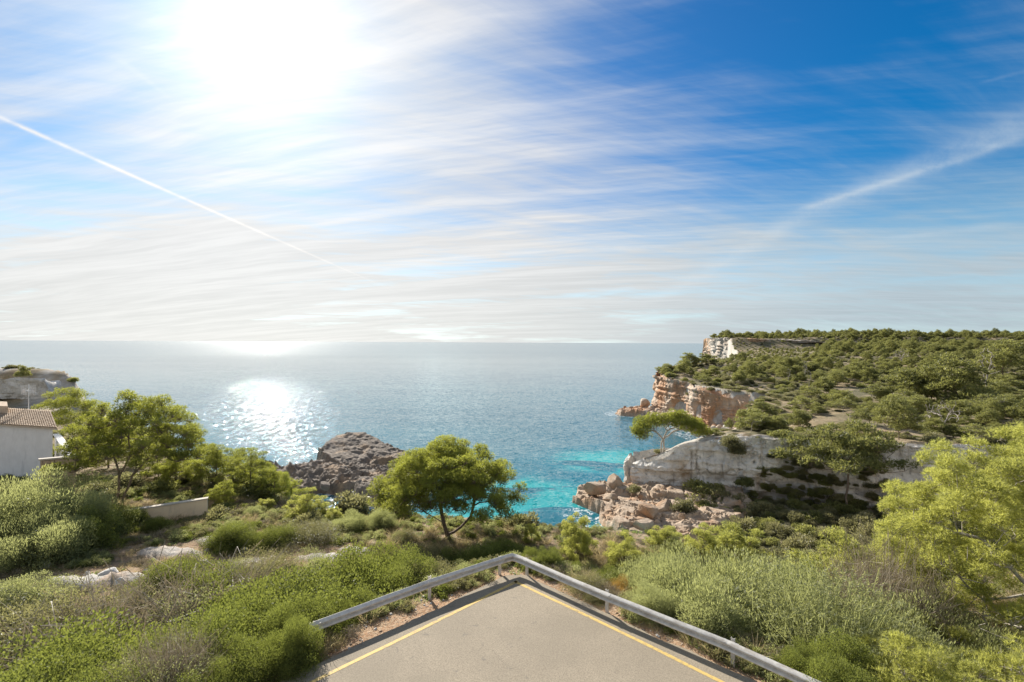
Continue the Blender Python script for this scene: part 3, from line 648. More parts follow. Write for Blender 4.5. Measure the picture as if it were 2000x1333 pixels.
def boulder_mesh(seed, cuts=9, sub=4, mat=None, squash=(1, 1, 1), rough=0.06):
    import bmesh
    b = bmesh.new(); bmesh.ops.create_icosphere(b, subdivisions=sub, radius=1.0)
    V = np.array([v.co[:] for v in b.verts]); F = np.array([[v.index for v in f.verts] for f in b.faces]); b.free()
    r = np.random.default_rng(seed)
    for k in range(cuts):
        n = r.normal(size=3); n /= np.linalg.norm(n); d = r.uniform(0.42, 0.8); s = V @ n - d; V -= np.where(s > 0, s, 0)[:, None] * n * 0.93
    V += V / np.linalg.norm(V, axis=1)[:, None] * (rough * fbm(V, 2.2, 4, seed))[:, None]
    V = V * squash
    me = mesh_from('boulder', V, [F], [mat], smooth=True)
    try: me.set_sharp_from_angle(angle=radians(30))
    except Exception: pass
    return me
BL = [boulder_mesh(k, mat=ROCK_LEDGE) for k in (1, 2, 3, 4)]
BW = [boulder_mesh(k, sub=3, mat=ROCK_WARM) for k in (5, 6, 7, 8, 9)]
BD = [boulder_mesh(k, sub=3, mat=ROCK_DARK) for k in (15, 16)]
BG = [boulder_mesh(k, sub=3, mat=ROCK_WHITE) for k in (25, 26, 27)]
def boulder(me, x, y, z, s, label, group=None, rot=None, name='boulder', sq=(1, 1, 1)):
    r = rot if rot else tuple(rng.uniform(0, 6.3, 3))
    o = link(name, me, loc=(x, y, z), rot=r, scale=(s * sq[0], s * sq[1], s * sq[2])); tag(o, label, 'rock', group); return o
boulder(BL[0], 15.6, 91.0, 2.5, 2.3, 'square flat topped boulder on the seaward edge of the pink ledge', rot=(0.1, 0.05, .3), sq=(1, 0.9, .8))
boulder(BL[1], 20.6, 94.6, 2.7, 2.0, 'squat square boulder wedged against the nose of the white cliff', rot=(0.05, -.1, 1.0), sq=(1, 0.9, 1.0))
boulder(BL[2], 17.5, 87.0, 2.0, 1.8, 'rounded boulder lying in front of the square flat topped boulder', rot=(0.4, .3, 2.0), sq=(1.1, .8, .7))
boulder(BL[3], 22.0, 77.5, 3.2, 1.9, 'broad humped boulder above the cave notch of the ledge', rot=(0.2, .3, 1.0), sq=(1.3, .9, .7))
boulder(BL[0], 25.5, 80.5, 2.7, 1.6, 'low cracked boulder in the middle of the pink ledge', rot=(0.2, .3, 4.0), sq=(1.3, .9, .6))
boulder(BL[1], 19.5, 72.6, 2.6, 1.6, 'pale boulder at the near lip of the ledge beside the pines', rot=(0.2, .3, 3.0), sq=(1.2, .9, .8))
def scatter_boulders(meshes, n, f, size, label, group, seed=0):
    r = np.random.default_rng(seed)
    for k in range(n):
        x, y, z, sc = f(r); s = size[0] * (size[1] / size[0]) ** (r.random() ** 1.6) * sc
        boulder(meshes[k % len(meshes)], x, y, z + 0.1 * s, s, label, group, rot=tuple(r.uniform(0, 6.3, 3)))
def tip(r):
    t = r.random(); x = 44.5 + t * 19; y = 206 - t * 12 + r.normal() * 3.0 * (0.4 + t); return x, y, -0.3 + 1.5 * t + 1.8 * r.random() * (0.3 + t), 1.0
TIP = [(43.5, 204), (46, 209), (52, 211), (60, 208), (66, 200), (68, 188), (70, 176), (70, 164), (66, 160), (61, 168), (60, 178), (57, 188), (50, 196), (45, 199)]
rock_patch('rock_spit', TIP, lambda x, y: 1.2 + 0.10 * (x - 44) + 0.0 * y, ROCK_WARM, 0.4, 1.4, 35, 0.8, 0.9, 0.6, 0.3, label='low rocky spit under fallen boulders at the tip of the orange headland')
scatter_boulders(BW, 90, tip, (0.6, 2.0), 'fallen ochre boulder heaped on the spit at the foot of the orange headland', 'boulders on the headland spit', 1)
boulder(BW[0], 55.5, 203.5, 3.9, 2.8, 'big square orange boulder on top of the heap at the headland tip', rot=(.1, .1, .5))
boulder(BW[1], 61.0, 201.5, 4.2, 2.9, 'big reddish boulder leaning on the foot of the orange cliff', rot=(.1, -.1, 1.5))
def scree(r):
    t = r.random(); x = 59 + 15 * t + r.normal() * 1.5; y = 172 - 24 * t + r.normal() * 2.5; return x, y, 0.3 + 1.8 * t + r.random() * 1.2, 1.0
scatter_boulders(BW, 110, scree, (0.5, 1.7), 'pale fallen boulder in the scree below the curved orange cliff', 'boulders in the scree of the bay', 2)
def shelfb(r): return r.uniform(-56, -22), r.uniform(90, 108), 1.2 + r.random(), 1.0
scatter_boulders(BD, 26, shelfb, (0.5, 1.3), 'dark weathered boulder lying on the low sea rock shelf', 'boulders on the dark shelf', 3)
def groundb(r):
    while True:
        x = r.uniform(-22, -6); y = r.uniform(15.5, 26)
        if x / y > -1.08 and x / y < -0.33 and (x + 5.85) * 0.626 - (y - 14) * 0.78 < -2.0: return x, y, H(x, y), 1.0
scatter_boulders(BG, 42, groundb, (0.07, 0.30), 'small pale limestone stone lying on the dry slope beside the road', 'loose stones on the dry slope', 4)
boulder(BG[0], -17.9, 21.6, H(-17.9, 21.6) + .1, 0.42, 'rounded pale boulder under the dark shrubs at the left', rot=(0, 0, 1), sq=(1.2, .8, .8))

# ------------------------------------------------------------------ house, terrace wall, aerial, garden wall
def plain(name, a, b, sc=1.5, rough=0.9, bs=0.25, bd=0.02, stain=None):
    m, t = material(name); P = nd(t, 'ShaderNodeNewGeometry'); n = noise(t, P, sc, 6, 0.62); n2 = noise(t, vm(t, 'MULTIPLY', P, (1, 1, .25)), sc * 1.4, 5, .65)
    c = mixc(t, mr(t, n, .35, .65), a, b)
    if stain: c = mixc(t, mr(t, n2, .5, .75, 0, .5), c, stain)
    finish(t, pbsdf(t, c, rough, .2, bump(t, noise(t, P, sc * 12, 4, .7), bs, bd))); return m
WALLW = plain('whitewash', (0.82, 0.81, 0.79), (0.76, 0.75, 0.73), stain=(0.50, 0.50, 0.50)); TILE = plain('roof_tile', (0.58, 0.46, 0.34), (0.48, 0.37, 0.27), 3.0, stain=(0.30, 0.24, 0.19)); CONC = plain('sandstone_block', (0.50, 0.38, 0.27), (0.42, 0.33, 0.24), 2.0, stain=(.3, .24, .18)); COPE = plain('pale_coping', (0.62, 0.55, 0.46), (0.52, 0.47, 0.40), 2.0); RENDER = plain('beige_render', (0.90, 0.72, 0.50), (0.80, 0.63, 0.43), 1.2, stain=(.28, .24, .19))
def prism(pts, z0, z1):
    n = len(pts); z0 = z0 if hasattr(z0, '__len__') else [z0] * n; z1 = z1 if hasattr(z1, '__len__') else [z1] * n
    V = [(*p, z) for p, z in zip(pts, z0)] + [(*p, z) for p, z in zip(pts, z1)]
    F4 = [(k, (k + 1) % n, (k + 1) % n + n, k + n) for k in range(n)]
    tri = [(n, n + k, n + k + 1) for k in range(1, n - 1)] + [(0, k + 1, k) for k in range(1, n - 1)]
    return V, [np.array(F4), np.array(tri)]
def build_house():
    root = empty('house', (-45, 42, 18.5)); tag(root, 'white house with a low tiled roof at the left edge, half hidden by olive shrubs', 'house'); o = np.array(root.location)
    a = np.array([-35.95, 37.9]); fr = np.array([-.968, .25]); sd = np.array([-.735, .678])
    pl = [a, a + sd * 5.4, a + sd * 5.4 + fr * 26, a + fr * 26]
    V, F = prism(pl, 17.0, [23.08, 23.66, 23.66, 23.08]); link('wall', mesh_from('wall', np.array(V) - o, F, [WALLW]), root)
    # roof deck with barrel tiles in rows, oversailing the wall
    e = a - sd * .35 - fr * .45; w = 27.0; dp = 6.2; z0 = 23.17; rise = 0.115
    c4 = [e, e + sd * dp, e + sd * dp + fr * w, e + fr * w]; V, F = prism(c4, [z0 - .06, z0 + dp * rise - .06, z0 + dp * rise - .06, z0 - .06], [z0, z0 + dp * rise, z0 + dp * rise, z0])
    rf = link('roof', mesh_from('roof', np.array(V) - o, F, [TILE]), root)
    parts = []; pitch = 0.26; nrow = 15; L = dp / nrow; th = np.linspace(0, pi, 6); rr = np.random.default_rng(4)
    tv, tf = [], []; off = 0; nn = np.cross(np.array([*sd, rise]), np.array([*fr, 0])); nn = nn / np.linalg.norm(nn); nn = nn * (1 if nn[2] > 0 else -1)
    for i in range(int(w / pitch)):
        for j in range(nrow):
            b = np.array([*(e + fr * (i + .5) * pitch + sd * (j * L)), z0 + j * L * rise]); d = np.array([*(sd * L * 1.12), L * 1.12 * rise]); jt = rr.normal() * .008
            r_a, r_b = .125 + jt, .105 + jt; f3 = np.array([*fr, 0])
            for q, rad in ((b + nn * .035, r_a), (b + d + nn * .0, r_b)):
                for u in th: tv.append(q + f3 * rad * cos(u) + nn * rad * .62 * sin(u))
            for k in range(5): tf.append((off + k, off + k + 6, off + k + 7, off + k + 1))
            tf.append((off, off + 1, off + 4, off + 5)); off += 12
    t = link('roof_tiles', mesh_from('roof_tiles', np.array(tv) - o, [tf], [TILE], smooth=False), rf); t['kind'] = 'stuff'
    # raised part of the roof further left
    b = np.array([at(16, 41.5), 41.5]); V, F = prism([b, b + sd * 2.2, b + sd * 2.2 + fr * 9, b + fr * 9], 22.8, [24.3, 24.5, 24.5, 24.3]); link('upper_roof', mesh_from('upper_roof', np.array(V) - o, F, [TILE]), root)
    # gutter board under the eave
    V, F = prism([e + sd * .05, e + sd * .09, e + sd * .09 + fr * w, e + sd * .05 + fr * w], z0 - .16, z0 - .065); link('eave_board', mesh_from('eave_board', np.array(V) - o, F, [COPE]), root)
    # aerial on the roof
    r2_ = empty('tv_aerial', (at(57, 43), 43, 23.8)); tag(r2_, 'grid shaped television aerial on a mast above the house roof', 'aerial')
    X = 1.28; zt = 2.15; WH = plain('white_metal', (.75, .75, .75), (.65, .65, .65), rough=.5)
    V, F = join([(box((0, 0, 0), .045, .045, zt + .1), [box_faces()])]); link('mast', mesh_from('mast', V, F, [WH]), r2_)
    bars = [(box((0, -.04, zt - .85 + k * .105), X * (1.0), .014, .014), [box_faces()]) for k in range(9)] + [(box((-X / 2 + k * X / 6, -.04, zt - .86), .016, .016, .87), [box_faces()]) for k in range(7)]
    V, F = join(bars); link('grid_panel', mesh_from('grid_panel', V, F, [WH]), r2_)
    V, F = join([(box((0, -.25, zt - .47), .05, .40, .04), [box_faces()]), (box((0, -.42, zt - .60), .28, .03, .30), [box_faces()])]); link('receiver', mesh_from('receiver', V, F, [WH]), r2_)
    # terrace wall of small stones with a pale coping
    tw = empty('terrace_wall', (-32, 34.5, 19)); tag(tw, 'low terrace wall of tan stones with a white coping at the corner of the house', 'wall'); o2 = np.array(tw.location)
    c = np.array([-31.7, 35.2]); f2 = np.array([-.86, -.51]); L1 = 1.9; zt = 21.6; bk = c + sd * 12
    V, F = prism([c, c + sd * 12, c + sd * 12 - fr * .0 + f2 * .3, c + f2 * .3], 17, zt - .08); link('side_wall', mesh_from('side_wall', np.array(V) - o2, F, [WALLW]), tw)
    V, F = prism([c - f2 * .05 - sd * .34, c + sd * 12 - f2 * .05, c + sd * 12 + f2 * .40, c + f2 * .40], zt - .078, zt + .03); link('coping', mesh_from('coping', np.array(V) - o2, F, [WALLW]), tw)
    V, F = prism([c - sd * .26, c - sd * .003, c - sd * .003 + f2 * L1, c - sd * .26 + f2 * L1], 17, zt - .083); link('core', mesh_from('core', np.array(V) - o2, F, [CONC]), tw)
    V, F = prism([c - sd * .345 + f2 * .403, c + sd * .06 + f2 * .403, c + sd * .06 + f2 * (L1 + .1), c - sd * .345 + f2 * (L1 + .1)], zt - .078, zt + .03); link('coping', mesh_from('coping2', np.array(V) - o2, F, [COPE]), tw)
    rs = np.random.default_rng(8); z = 19.3; k = 0; meshes = []
    for q in range(6):
        v = box((0, 0, 0), 1, 1, 1); v = v + rs.normal(size=v.shape) * .045; meshes.append(mesh_from('stone', v, [box_faces()], [CONC]))
    an = atan2(f2[1], f2[0])
    while z < zt - .2:
        hh = rs.uniform(.14, .24); s = 0.0
        while s < L1 - .1:
            ll = min(rs.uniform(.18, .42), L1 - s); p = c - sd * .285 + f2 * (s + ll / 2)
            link('stone', meshes[rs.integers(0, 6)], tw, np.array([*p, z]) - o2, (0, 0, an), (ll - .02, .10, min(hh, zt - .09 - z) - .015)); s += ll
        z += hh
    # garden wall further right
    g = empty('garden_wall', (-19.4, 31, 18.3)); tag(g, 'low beige garden wall with a thin pale coping below the open left pine', 'wall'); o3 = np.array(g.location)
    p = np.array([at(408, 31), 31.0]); d = np.array([-.93, -.37]); n2_ = np.array([d[1], -d[0]]) * -1; L2 = 7.5
    V, F = prism([p, p + d * L2, p + d * L2 + n2_ * .28, p + n2_ * .28][::-1], 17.2, [19.93, 19.45, 19.45, 19.93]); link('wall_body', mesh_from('wall_body', np.array(V) - o3, F, [RENDER]), g)
    V, F = prism([p - d * .04 - n2_ * .03, p + d * L2 - n2_ * .03, p + d * L2 + n2_ * .31, p - d * .04 + n2_ * .31][::-1], [19.932, 19.452, 19.452, 19.932], [20.0, 19.52, 19.52, 20.0]); link('coping', mesh_from('coping', np.array(V) - o3, F, [COPE]), g)
build_house()

# ------------------------------------------------------------------ foliage materials
def leaf_material(name, dark, light, trans, t_amt=0.45, rough=0.5, spec=0.35, var=0.25):
    m, t = material(name)
    tone = nd(t, 'ShaderNodeAttribute', attribute_name='tone', out=2)
    oi = t.nodes.new('ShaderNodeObjectInfo'); rnd = oi.outputs['Random']
    P = nd(t, 'ShaderNodeNewGeometry')
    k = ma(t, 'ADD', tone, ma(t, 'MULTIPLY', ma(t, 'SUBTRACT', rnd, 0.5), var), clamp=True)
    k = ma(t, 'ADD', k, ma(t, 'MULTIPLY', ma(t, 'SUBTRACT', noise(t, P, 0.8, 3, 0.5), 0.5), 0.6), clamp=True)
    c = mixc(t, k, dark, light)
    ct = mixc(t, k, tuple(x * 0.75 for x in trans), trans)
    b = pbsdf(t, c, rough, spec)
    tr = nd(t, 'ShaderNodeBsdfTranslucent', {'Color': ct})
    finish(t, nd(t, 'ShaderNodeMixShader', {0: t_amt, 1: b, 2: tr})); return m
def bark_material(name, a, b, sc=1.0):
    m, t = material(name)
    P = nd(t, 'ShaderNodeNewGeometry')
    n = noise(t, vm(t, 'MULTIPLY', P, (1, 1, 0.4)), 9 * sc, 5, 0.7)
    finish(t, pbsdf(t, mixc(t, mr(t, n, 0.35, 0.65), a, b), 0.9, 0.15, bump(t, n, 0.8, 0.03))); return m
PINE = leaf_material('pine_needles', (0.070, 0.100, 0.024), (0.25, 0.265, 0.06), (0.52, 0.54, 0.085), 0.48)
PINE_Y = leaf_material('yellow_pine_needles', (0.09, 0.115, 0.032), (0.36, 0.36, 0.10), (0.72, 0.72, 0.17), 0.50)  # yellower and paler than the other pine needles
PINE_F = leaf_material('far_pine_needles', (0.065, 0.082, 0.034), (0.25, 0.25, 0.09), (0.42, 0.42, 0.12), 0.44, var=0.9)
MASTIC = leaf_material('mastic_leaves', (0.040, 0.052, 0.018), (0.205, 0.225, 0.062), (0.36, 0.40, 0.075), 0.34, rough=0.6, spec=0.12)
OLIVE = leaf_material('grey_green_leaves', (0.115, 0.135, 0.070), (0.29, 0.295, 0.15), (0.50, 0.52, 0.19), 0.48, rough=0.55)
DRY = leaf_material('dry_twigs', (0.20, 0.165, 0.115), (0.42, 0.36, 0.27), (0.36, 0.29, 0.18), 0.25, spec=0.15)
RUST = leaf_material('rusty_leaves', (0.18, 0.11, 0.038), (0.34, 0.22, 0.07), (0.55, 0.34, 0.08), 0.48)
HEATH = leaf_material('brown_green_heath', (0.12, 0.115, 0.055), (0.22, 0.205, 0.10), (0.38, 0.36, 0.14), 0.42)
GRASS = leaf_material('dry_grass', (0.30, 0.235, 0.135), (0.50, 0.42, 0.26), (0.52, 0.42, 0.21), 0.45, spec=0.15, var=0.5)
GREENG = leaf_material('green_grass', (0.09, 0.13, 0.05), (0.18, 0.22, 0.09), (0.36, 0.46, 0.13), 0.45, spec=0.2, var=0.5)
SCRUB_F = leaf_material('far_scrub_leaves', (0.075, 0.080, 0.042), (0.26, 0.24, 0.125), (0.38, 0.36, 0.15), 0.40, var=1.0)
BARK = bark_material('pine_bark', (0.10, 0.075, 0.055), (0.22, 0.175, 0.135))
BARK_PALE = bark_material('pale_bark', (0.26, 0.22, 0.18), (0.46, 0.42, 0.36))
TWIG = bark_material('twig_bark', (0.16, 0.125, 0.09), (0.28, 0.23, 0.175))

def unit(v): return v / np.maximum(np.linalg.norm(v, axis=-1, keepdims=True), 1e-9)
def perp(d, r):
    q = unit(r.normal(size=d.shape)); return unit(np.cross(d, q))
def leaves(P, Dn, ln, wd, r, tone):
    """rhombic leaves: base, side, tip, side"""
    s = perp(Dn, r); ln = ln * r.uniform(.7, 1.25, (len(P), 1)); b = P
    V = np.stack([b, b + Dn * ln * .45 + s * wd * .5, b + Dn * ln, b + Dn * ln * .45 - s * wd * .5], 1).reshape(-1, 3)
    F = np.arange(len(P) * 4).reshape(-1, 4); return V, F, np.repeat(tone, 4)
def needles(P, Ax, k, ln, wd, r, tone, spread=0.75):
    """tufts of k needles round an axis"""
    n = len(P); d = unit(np.repeat(Ax, k, 0) + spread * r.normal(size=(n * k, 3))); b = np.repeat(P, k, 0); s = perp(d, r) * wd * .5
    L = ln * r.uniform(.6, 1.2, (n * k, 1))
    V = np.stack([b - s, b + s, b + d * L], 1).reshape(-1, 3)
    return V, np.arange(n * k * 3).reshape(-1, 3), np.repeat(np.repeat(tone, k), 3)
def sphere_dirs(n, r, zmin=-1.0):
    u = unit(r.normal(size=(int(n * 2 / (1 - zmin) * 1.3) + 20, 3))); u = u[u[:, 2] > zmin]
    while len(u) < n: u = np.concatenate([u, u])
    return u[:n]
def tubes(nodes, parent, rad, sides=5):
    V, F = [], []; o = 0; th = np.linspace(0, 2 * pi, sides + 1)[:-1]; N = np.array(nodes)
    for i, pa in enumerate(parent):
        if pa < 0: continue
        a, b = N[pa], N[i]; d = b - a; L = np.linalg.norm(d)
        if L < 1e-5: continue
        d = d / L; ref = np.array([0.31, 0.95, 0.05]) if abs(d[1]) < .9 else np.array([1., 0, 0]); u = np.cross(d, ref); u /= np.linalg.norm(u); w = np.cross(d, u)
        ra = min(rad[pa], rad[i] * 1.35); rb = rad[i]; c = np.cos(th)[:, None] * u + np.sin(th)[:, None] * w
        V.append(np.concatenate([a - d * ra * .3 + c * ra, b + c * rb]))
        k = np.arange(sides); k2 = (k + 1) % sides; F.append(np.stack([k, k2, k2 + sides, k + sides], 1) + o); o += 2 * sides
    return np.concatenate(V), np.concatenate(F)
def skeleton(r, trunks, targets, r_tip=0.012, p=0.46, wig=0.10, seg=0.45, rise=1.0):
    """grow limbs from the trunk polylines to every target; returns nodes, parents, radii"""
    N, Pa = [], []
    for t in trunks:
        t = [np.array(q, float) for q in t]; k0 = None
        if N:
            dd = [np.linalg.norm(np.array(q) - t[0]) for q in N]; k0 = int(np.argmin(dd))
            if dd[k0] > 1.5: k0 = None
        if k0 is None: N.append(t[0]); Pa.append(-1); k0 = len(N) - 1
        for a, b in zip(t[:-1], t[1:]):
            m = max(1, int(np.linalg.norm(b - a) / seg))
            for i in range(1, m + 1):
                N.append(a + (b - a) * i / m + r.normal(size=3) * wig * .35); Pa.append(k0); k0 = len(N) - 1
    ntr = len(N); base = np.array(N)
    order = np.argsort([np.min(np.linalg.norm(base - c, axis=1)) for c in targets])
    zlow = min(q[2] for q in N) + 0.28 * (max(q[2] for q in N) - min(q[2] for q in N))
    depth = [0] * len(N)
    for k in order:
        c = targets[k]; A = np.array(N); d = np.linalg.norm(A - c, axis=1)
        cost = d + rise * np.maximum(0, A[:, 2] - c[2] + 0.25) + 3.0 * (A[:, 2] < zlow) + 0.06 * np.array(depth)
        j = int(np.argmin(cost)); a = A[j]; L = d[j]; m = max(2, int(L / seg)); mid = a + (c - a) * .5 + np.array([(c - a)[0] * .12, (c - a)[1] * .12, -0.10 * L])
        pa = j
        for i in range(1, m + 1):
            f = i / m; q = a * (1 - f) ** 2 + 2 * mid * f * (1 - f) + c * f * f
            if i < m: q = q + r.normal(size=3) * wig
            N.append(q); Pa.append(pa); depth.append(depth[pa] + 1); pa = len(N) - 1
    w = np.zeros(len(N)); ch = np.zeros(len(N), int)
    for i, q in enumerate(Pa):
        if q >= 0: ch[q] += 1
    w[ch == 0] = 1
    for i in range(len(N) - 1, -1, -1):
        if Pa[i] >= 0: w[Pa[i]] += w[i]
    return N, Pa, r_tip * np.maximum(w, 1) ** p
def pick_clumps(r, n, fn, mind):
    out = []
    for _ in range(n * 40):
        c = fn(r)
        if c is None: continue
        if all(np.linalg.norm((c - q) * (1, 1, 1.3)) > mind for q in out):
            out.append(c)
            if len(out) >= n: break
    return out
def pine_parts(name, seed, trunks, clumps, crad, tufts, k=6, ln=0.16, wd=0.022, mat=None, bark=None, flat=0.62, r_tip=0.012, p=0.46, twigs=8, sides=5, tone0=0.5, seg=0.45, rise=1.0):
    """meshes of a pine: trunk with limbs and twigs, and the needle crown"""
    r = np.random.default_rng(seed); VV, FF, TT = [], [], []; o = 0
    N, Pa, R = skeleton(r, trunks, [np.array(c) - (0, 0, crad * .35) for c in clumps], r_tip, p, seg=seg, rise=rise)
    N = list(N); Pa = list(Pa); R = list(R)
    for c in clumps:
        c = np.array(c); rr = crad * r.uniform(.75, 1.25); n = int(tufts * (rr / crad) ** 2)
        # sub-lobes give the pads of an Aleppo pine
        m = 5; cen = sphere_dirs(m, r, -0.2) * rr * .55 * (1, 1, flat); cen[0] = 0
        pick = r.integers(0, m, n); u = sphere_dirs(n, r, -0.75)
        Pp = c + cen[pick] + u * (rr * .55 * r.uniform(.35, 1.0, (n, 1)) ** .5) * (1, 1, flat * 1.1)
        ax = unit(u * .8 + (0, 0, .55))
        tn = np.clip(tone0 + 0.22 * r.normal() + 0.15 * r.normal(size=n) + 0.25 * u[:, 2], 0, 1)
        V, F, T = needles(Pp, ax, k, ln, wd, r, tn); VV.append(V); FF.append(F + o); TT.append(T); o += len(V)
        if twigs:
            A = np.array(N); j = int(np.argmin(np.linalg.norm(A - c, axis=1)))
            for q in range(twigs):
                e = c + unit(r.normal(size=3) + (0, 0, .35)) * rr * r.uniform(.4, .9) * (1, 1, flat)
                mid = (A[j] + e) / 2 + r.normal(size=3) * .06
                N.append(mid); Pa.append(j); R.append(r_tip * .55); N.append(e); Pa.append(len(N) - 2); R.append(r_tip * .3)
    tv, tf = tubes(N, Pa, R, sides)
    return [('trunk', mesh_from(name + '_trunk', tv, [tf], [bark or BARK], smooth=True)),
            ('crown', mesh_from(name + '_crown', np.concatenate(VV), [np.concatenate(FF)], [mat or PINE], tone=np.concatenate(TT)))]
def place(parts, kind, label, cat, loc, rz=0.0, sc=(1, 1, 1), group=None, tilt=(0, 0)):
    if not hasattr(sc, '__len__'): sc = (sc, sc, sc)
    if len(parts) == 1: o = link(kind, parts[0][1], None, loc, (tilt[0], tilt[1], rz), sc)
    else:
        o = empty(kind, loc, (tilt[0], tilt[1], rz), sc)
        for n, me in parts: link(n, me, o)
    return tag(o, label, cat, group)
def dome_fn(a, b, c, z0, lo=0.55, hi=1.0, zmin=-0.15):
    def f(r):
        u = unit(r.normal(size=3))
        if u[2] < zmin: return None
        return np.array([0, 0, z0]) + u * r.uniform(lo, hi) * np.array([a, b, c])
    return f
# ------------------------------------------------------------------ shrubs
def shrub_parts(name, seed, R=1.5, Hh=1.5, lobes=26, n=9000, ln=0.07, wd=0.035, mat=None, up=0.2, lr=0.36, style='leaf', stems=14, tone0=0.5, zmin=0.02, jag=0.15, core=0.22):
    r = np.random.default_rng(seed); u = sphere_dirs(lobes, r, zmin)
    cen = u * (1 - jag + jag * 2 * r.random((lobes, 1)) - 0.12) * (R * .80, R * .80, Hh * .80); lrad = R * lr * r.uniform(.65, 1.2, lobes)
    cen = np.concatenate([cen, u[:lobes // 3] * (R * .45, R * .45, Hh * .5)]); lrad = np.concatenate([lrad, np.full(lobes // 3, R * lr)])
    m = len(cen); w = lrad ** 2; pick = r.choice(m, n, p=w / w.sum()); d = unit(r.normal(size=(n, 3)) + (0, 0, .25))
    P = cen[pick] + d * (lrad[pick] * r.uniform(.2, 1.0, n) ** .45)[:, None] * (1, 1, .85)
    P[:, 2] = np.where(P[:, 2] < 0.02, r.uniform(0, .3, n), P[:, 2])
    out = unit(P * (1 / R, 1 / R, 1 / Hh) + 1e-3)
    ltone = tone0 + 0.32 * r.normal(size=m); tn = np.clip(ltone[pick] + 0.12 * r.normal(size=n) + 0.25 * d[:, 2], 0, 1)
    ax = unit(out * .5 + d * .5 + (0, 0, up) + .55 * r.normal(size=(n, 3)) * (0.5 if up > .6 else 1))
    if style == 'leaf':
        V, F, T = leaves(P, ax, ln, wd, r, tn)
        if core:       # added oversized leaves close the heart, blocking light so the shaded side darkens
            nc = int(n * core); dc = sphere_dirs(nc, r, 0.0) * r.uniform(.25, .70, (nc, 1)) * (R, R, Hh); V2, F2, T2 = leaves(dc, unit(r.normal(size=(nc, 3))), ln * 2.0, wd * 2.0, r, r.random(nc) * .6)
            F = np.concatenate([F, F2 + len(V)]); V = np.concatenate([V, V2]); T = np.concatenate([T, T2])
    else: V, F, T = needles(P, ax, 3, ln, wd, r, tn, 0.5)
    out_parts = [('foliage', mesh_from(name + '_foliage', V, [F], [mat or MASTIC], tone=T))]
    if stems:
        tg = [c * .9 for c in cen[:stems]]; N, Pa, Rr = skeleton(r, [[(0, 0, -.15), (0.03, 0.02, .22 * Hh)]], tg, 0.009, 0.5, 0.05, 0.3)
        tv, tf = tubes(N, Pa, Rr, 4); out_parts.append(('stem', mesh_from(name + '_stem', tv, [tf], [TWIG], smooth=True)))
    return out_parts
def twiggy_parts(name, seed, R=1.0, Hh=1.0, n=900, mat=None, th=0.010, curl=0.25, base=True, leafy=0, lmat=None, droop=0.0):
    """bare or feathery shrub: curved thin twigs from the base, forking"""
    r = np.random.default_rng(seed); V, T = [], []
    u = sphere_dirs(n, r, 0.12); tip = u * (R, R, Hh) * r.uniform(.5, 1.05, (n, 1)); st = tip * r.uniform(.30, .88, (n, 1)) + r.normal(size=(n, 3)) * .05 * R; st[:, 2] = np.abs(st[:, 2])
    mid = (st + tip) / 2 + r.normal(size=(n, 3)) * curl * .35 * R + (0, 0, .12 * Hh)
    s = perp(unit(tip - st), r) * th; tip = tip - (0, 0, droop)
    quad = np.stack([st - s, st + s, mid + s * .8, mid - s * .8], 1).reshape(-1, 3); tri = np.stack([mid - s * .8, mid + s * .8, tip], 1).reshape(-1, 3)
    tn = np.clip(.5 + .25 * r.normal(size=n), 0, 1)
    parts = [('twigs', mesh_from(name + '_twigs', np.concatenate([quad, tri]), [np.arange(4 * n).reshape(-1, 4), np.arange(3 * n).reshape(-1, 3) + 4 * n], [mat or DRY], tone=np.concatenate([np.repeat(tn, 4), np.repeat(tn, 3)])))]
    if leafy:
        k = r.integers(0, n, leafy); f = r.uniform(.25, 1.0, (leafy, 1)); P = mid[k] * (1 - f) + tip[k] * f; dd = unit(tip[k] - mid[k] + .5 * r.normal(size=(leafy, 3)) * .5 + (0, 0, .1))
        Vl, Fl, Tl = leaves(P, dd, .055, .010, r, np.clip(tn[k] + .15 * r.normal(size=leafy), 0, 1)); parts.append(('foliage', mesh_from(name + '_foliage', Vl, [Fl], [lmat or OLIVE], tone=Tl)))
    return parts
def grass_mesh(name, seed, n=90, R=0.18, Hh=0.4, mat=None, wd=0.012):
    r = np.random.default_rng(seed); a = r.uniform(0, 2 * pi, n); q = R * np.sqrt(r.random(n)); b = np.stack([q * np.cos(a), q * np.sin(a), np.zeros(n) - .03], 1)
    d = np.stack([np.cos(a) * r.uniform(0.1, .9, n), np.sin(a) * r.uniform(.1, .9, n), np.ones(n)], 1); L = Hh * r.uniform(.4, 1.1, (n, 1))
    m = b + d * L * .55; t = m + d * (1.5, 1.5, .6) * L * .4; s = perp(unit(d), r) * wd * .5
    V = np.concatenate([np.stack([b - s, b + s, m + s * .8, m - s * .8], 1).reshape(-1, 3), np.stack([m - s * .8, m + s * .8, t], 1).reshape(-1, 3)])
    tn = r.random(n)
    return mesh_from(name, V, [np.arange(4 * n).reshape(-1, 4), np.arange(3 * n).reshape(-1, 3) + 4 * n], [mat or GRASS], tone=np.concatenate([np.repeat(tn, 4), np.repeat(tn, 3)]))

# ------------------------------------------------------------------ the pines one can tell apart
r0 = np.random.default_rng(5)
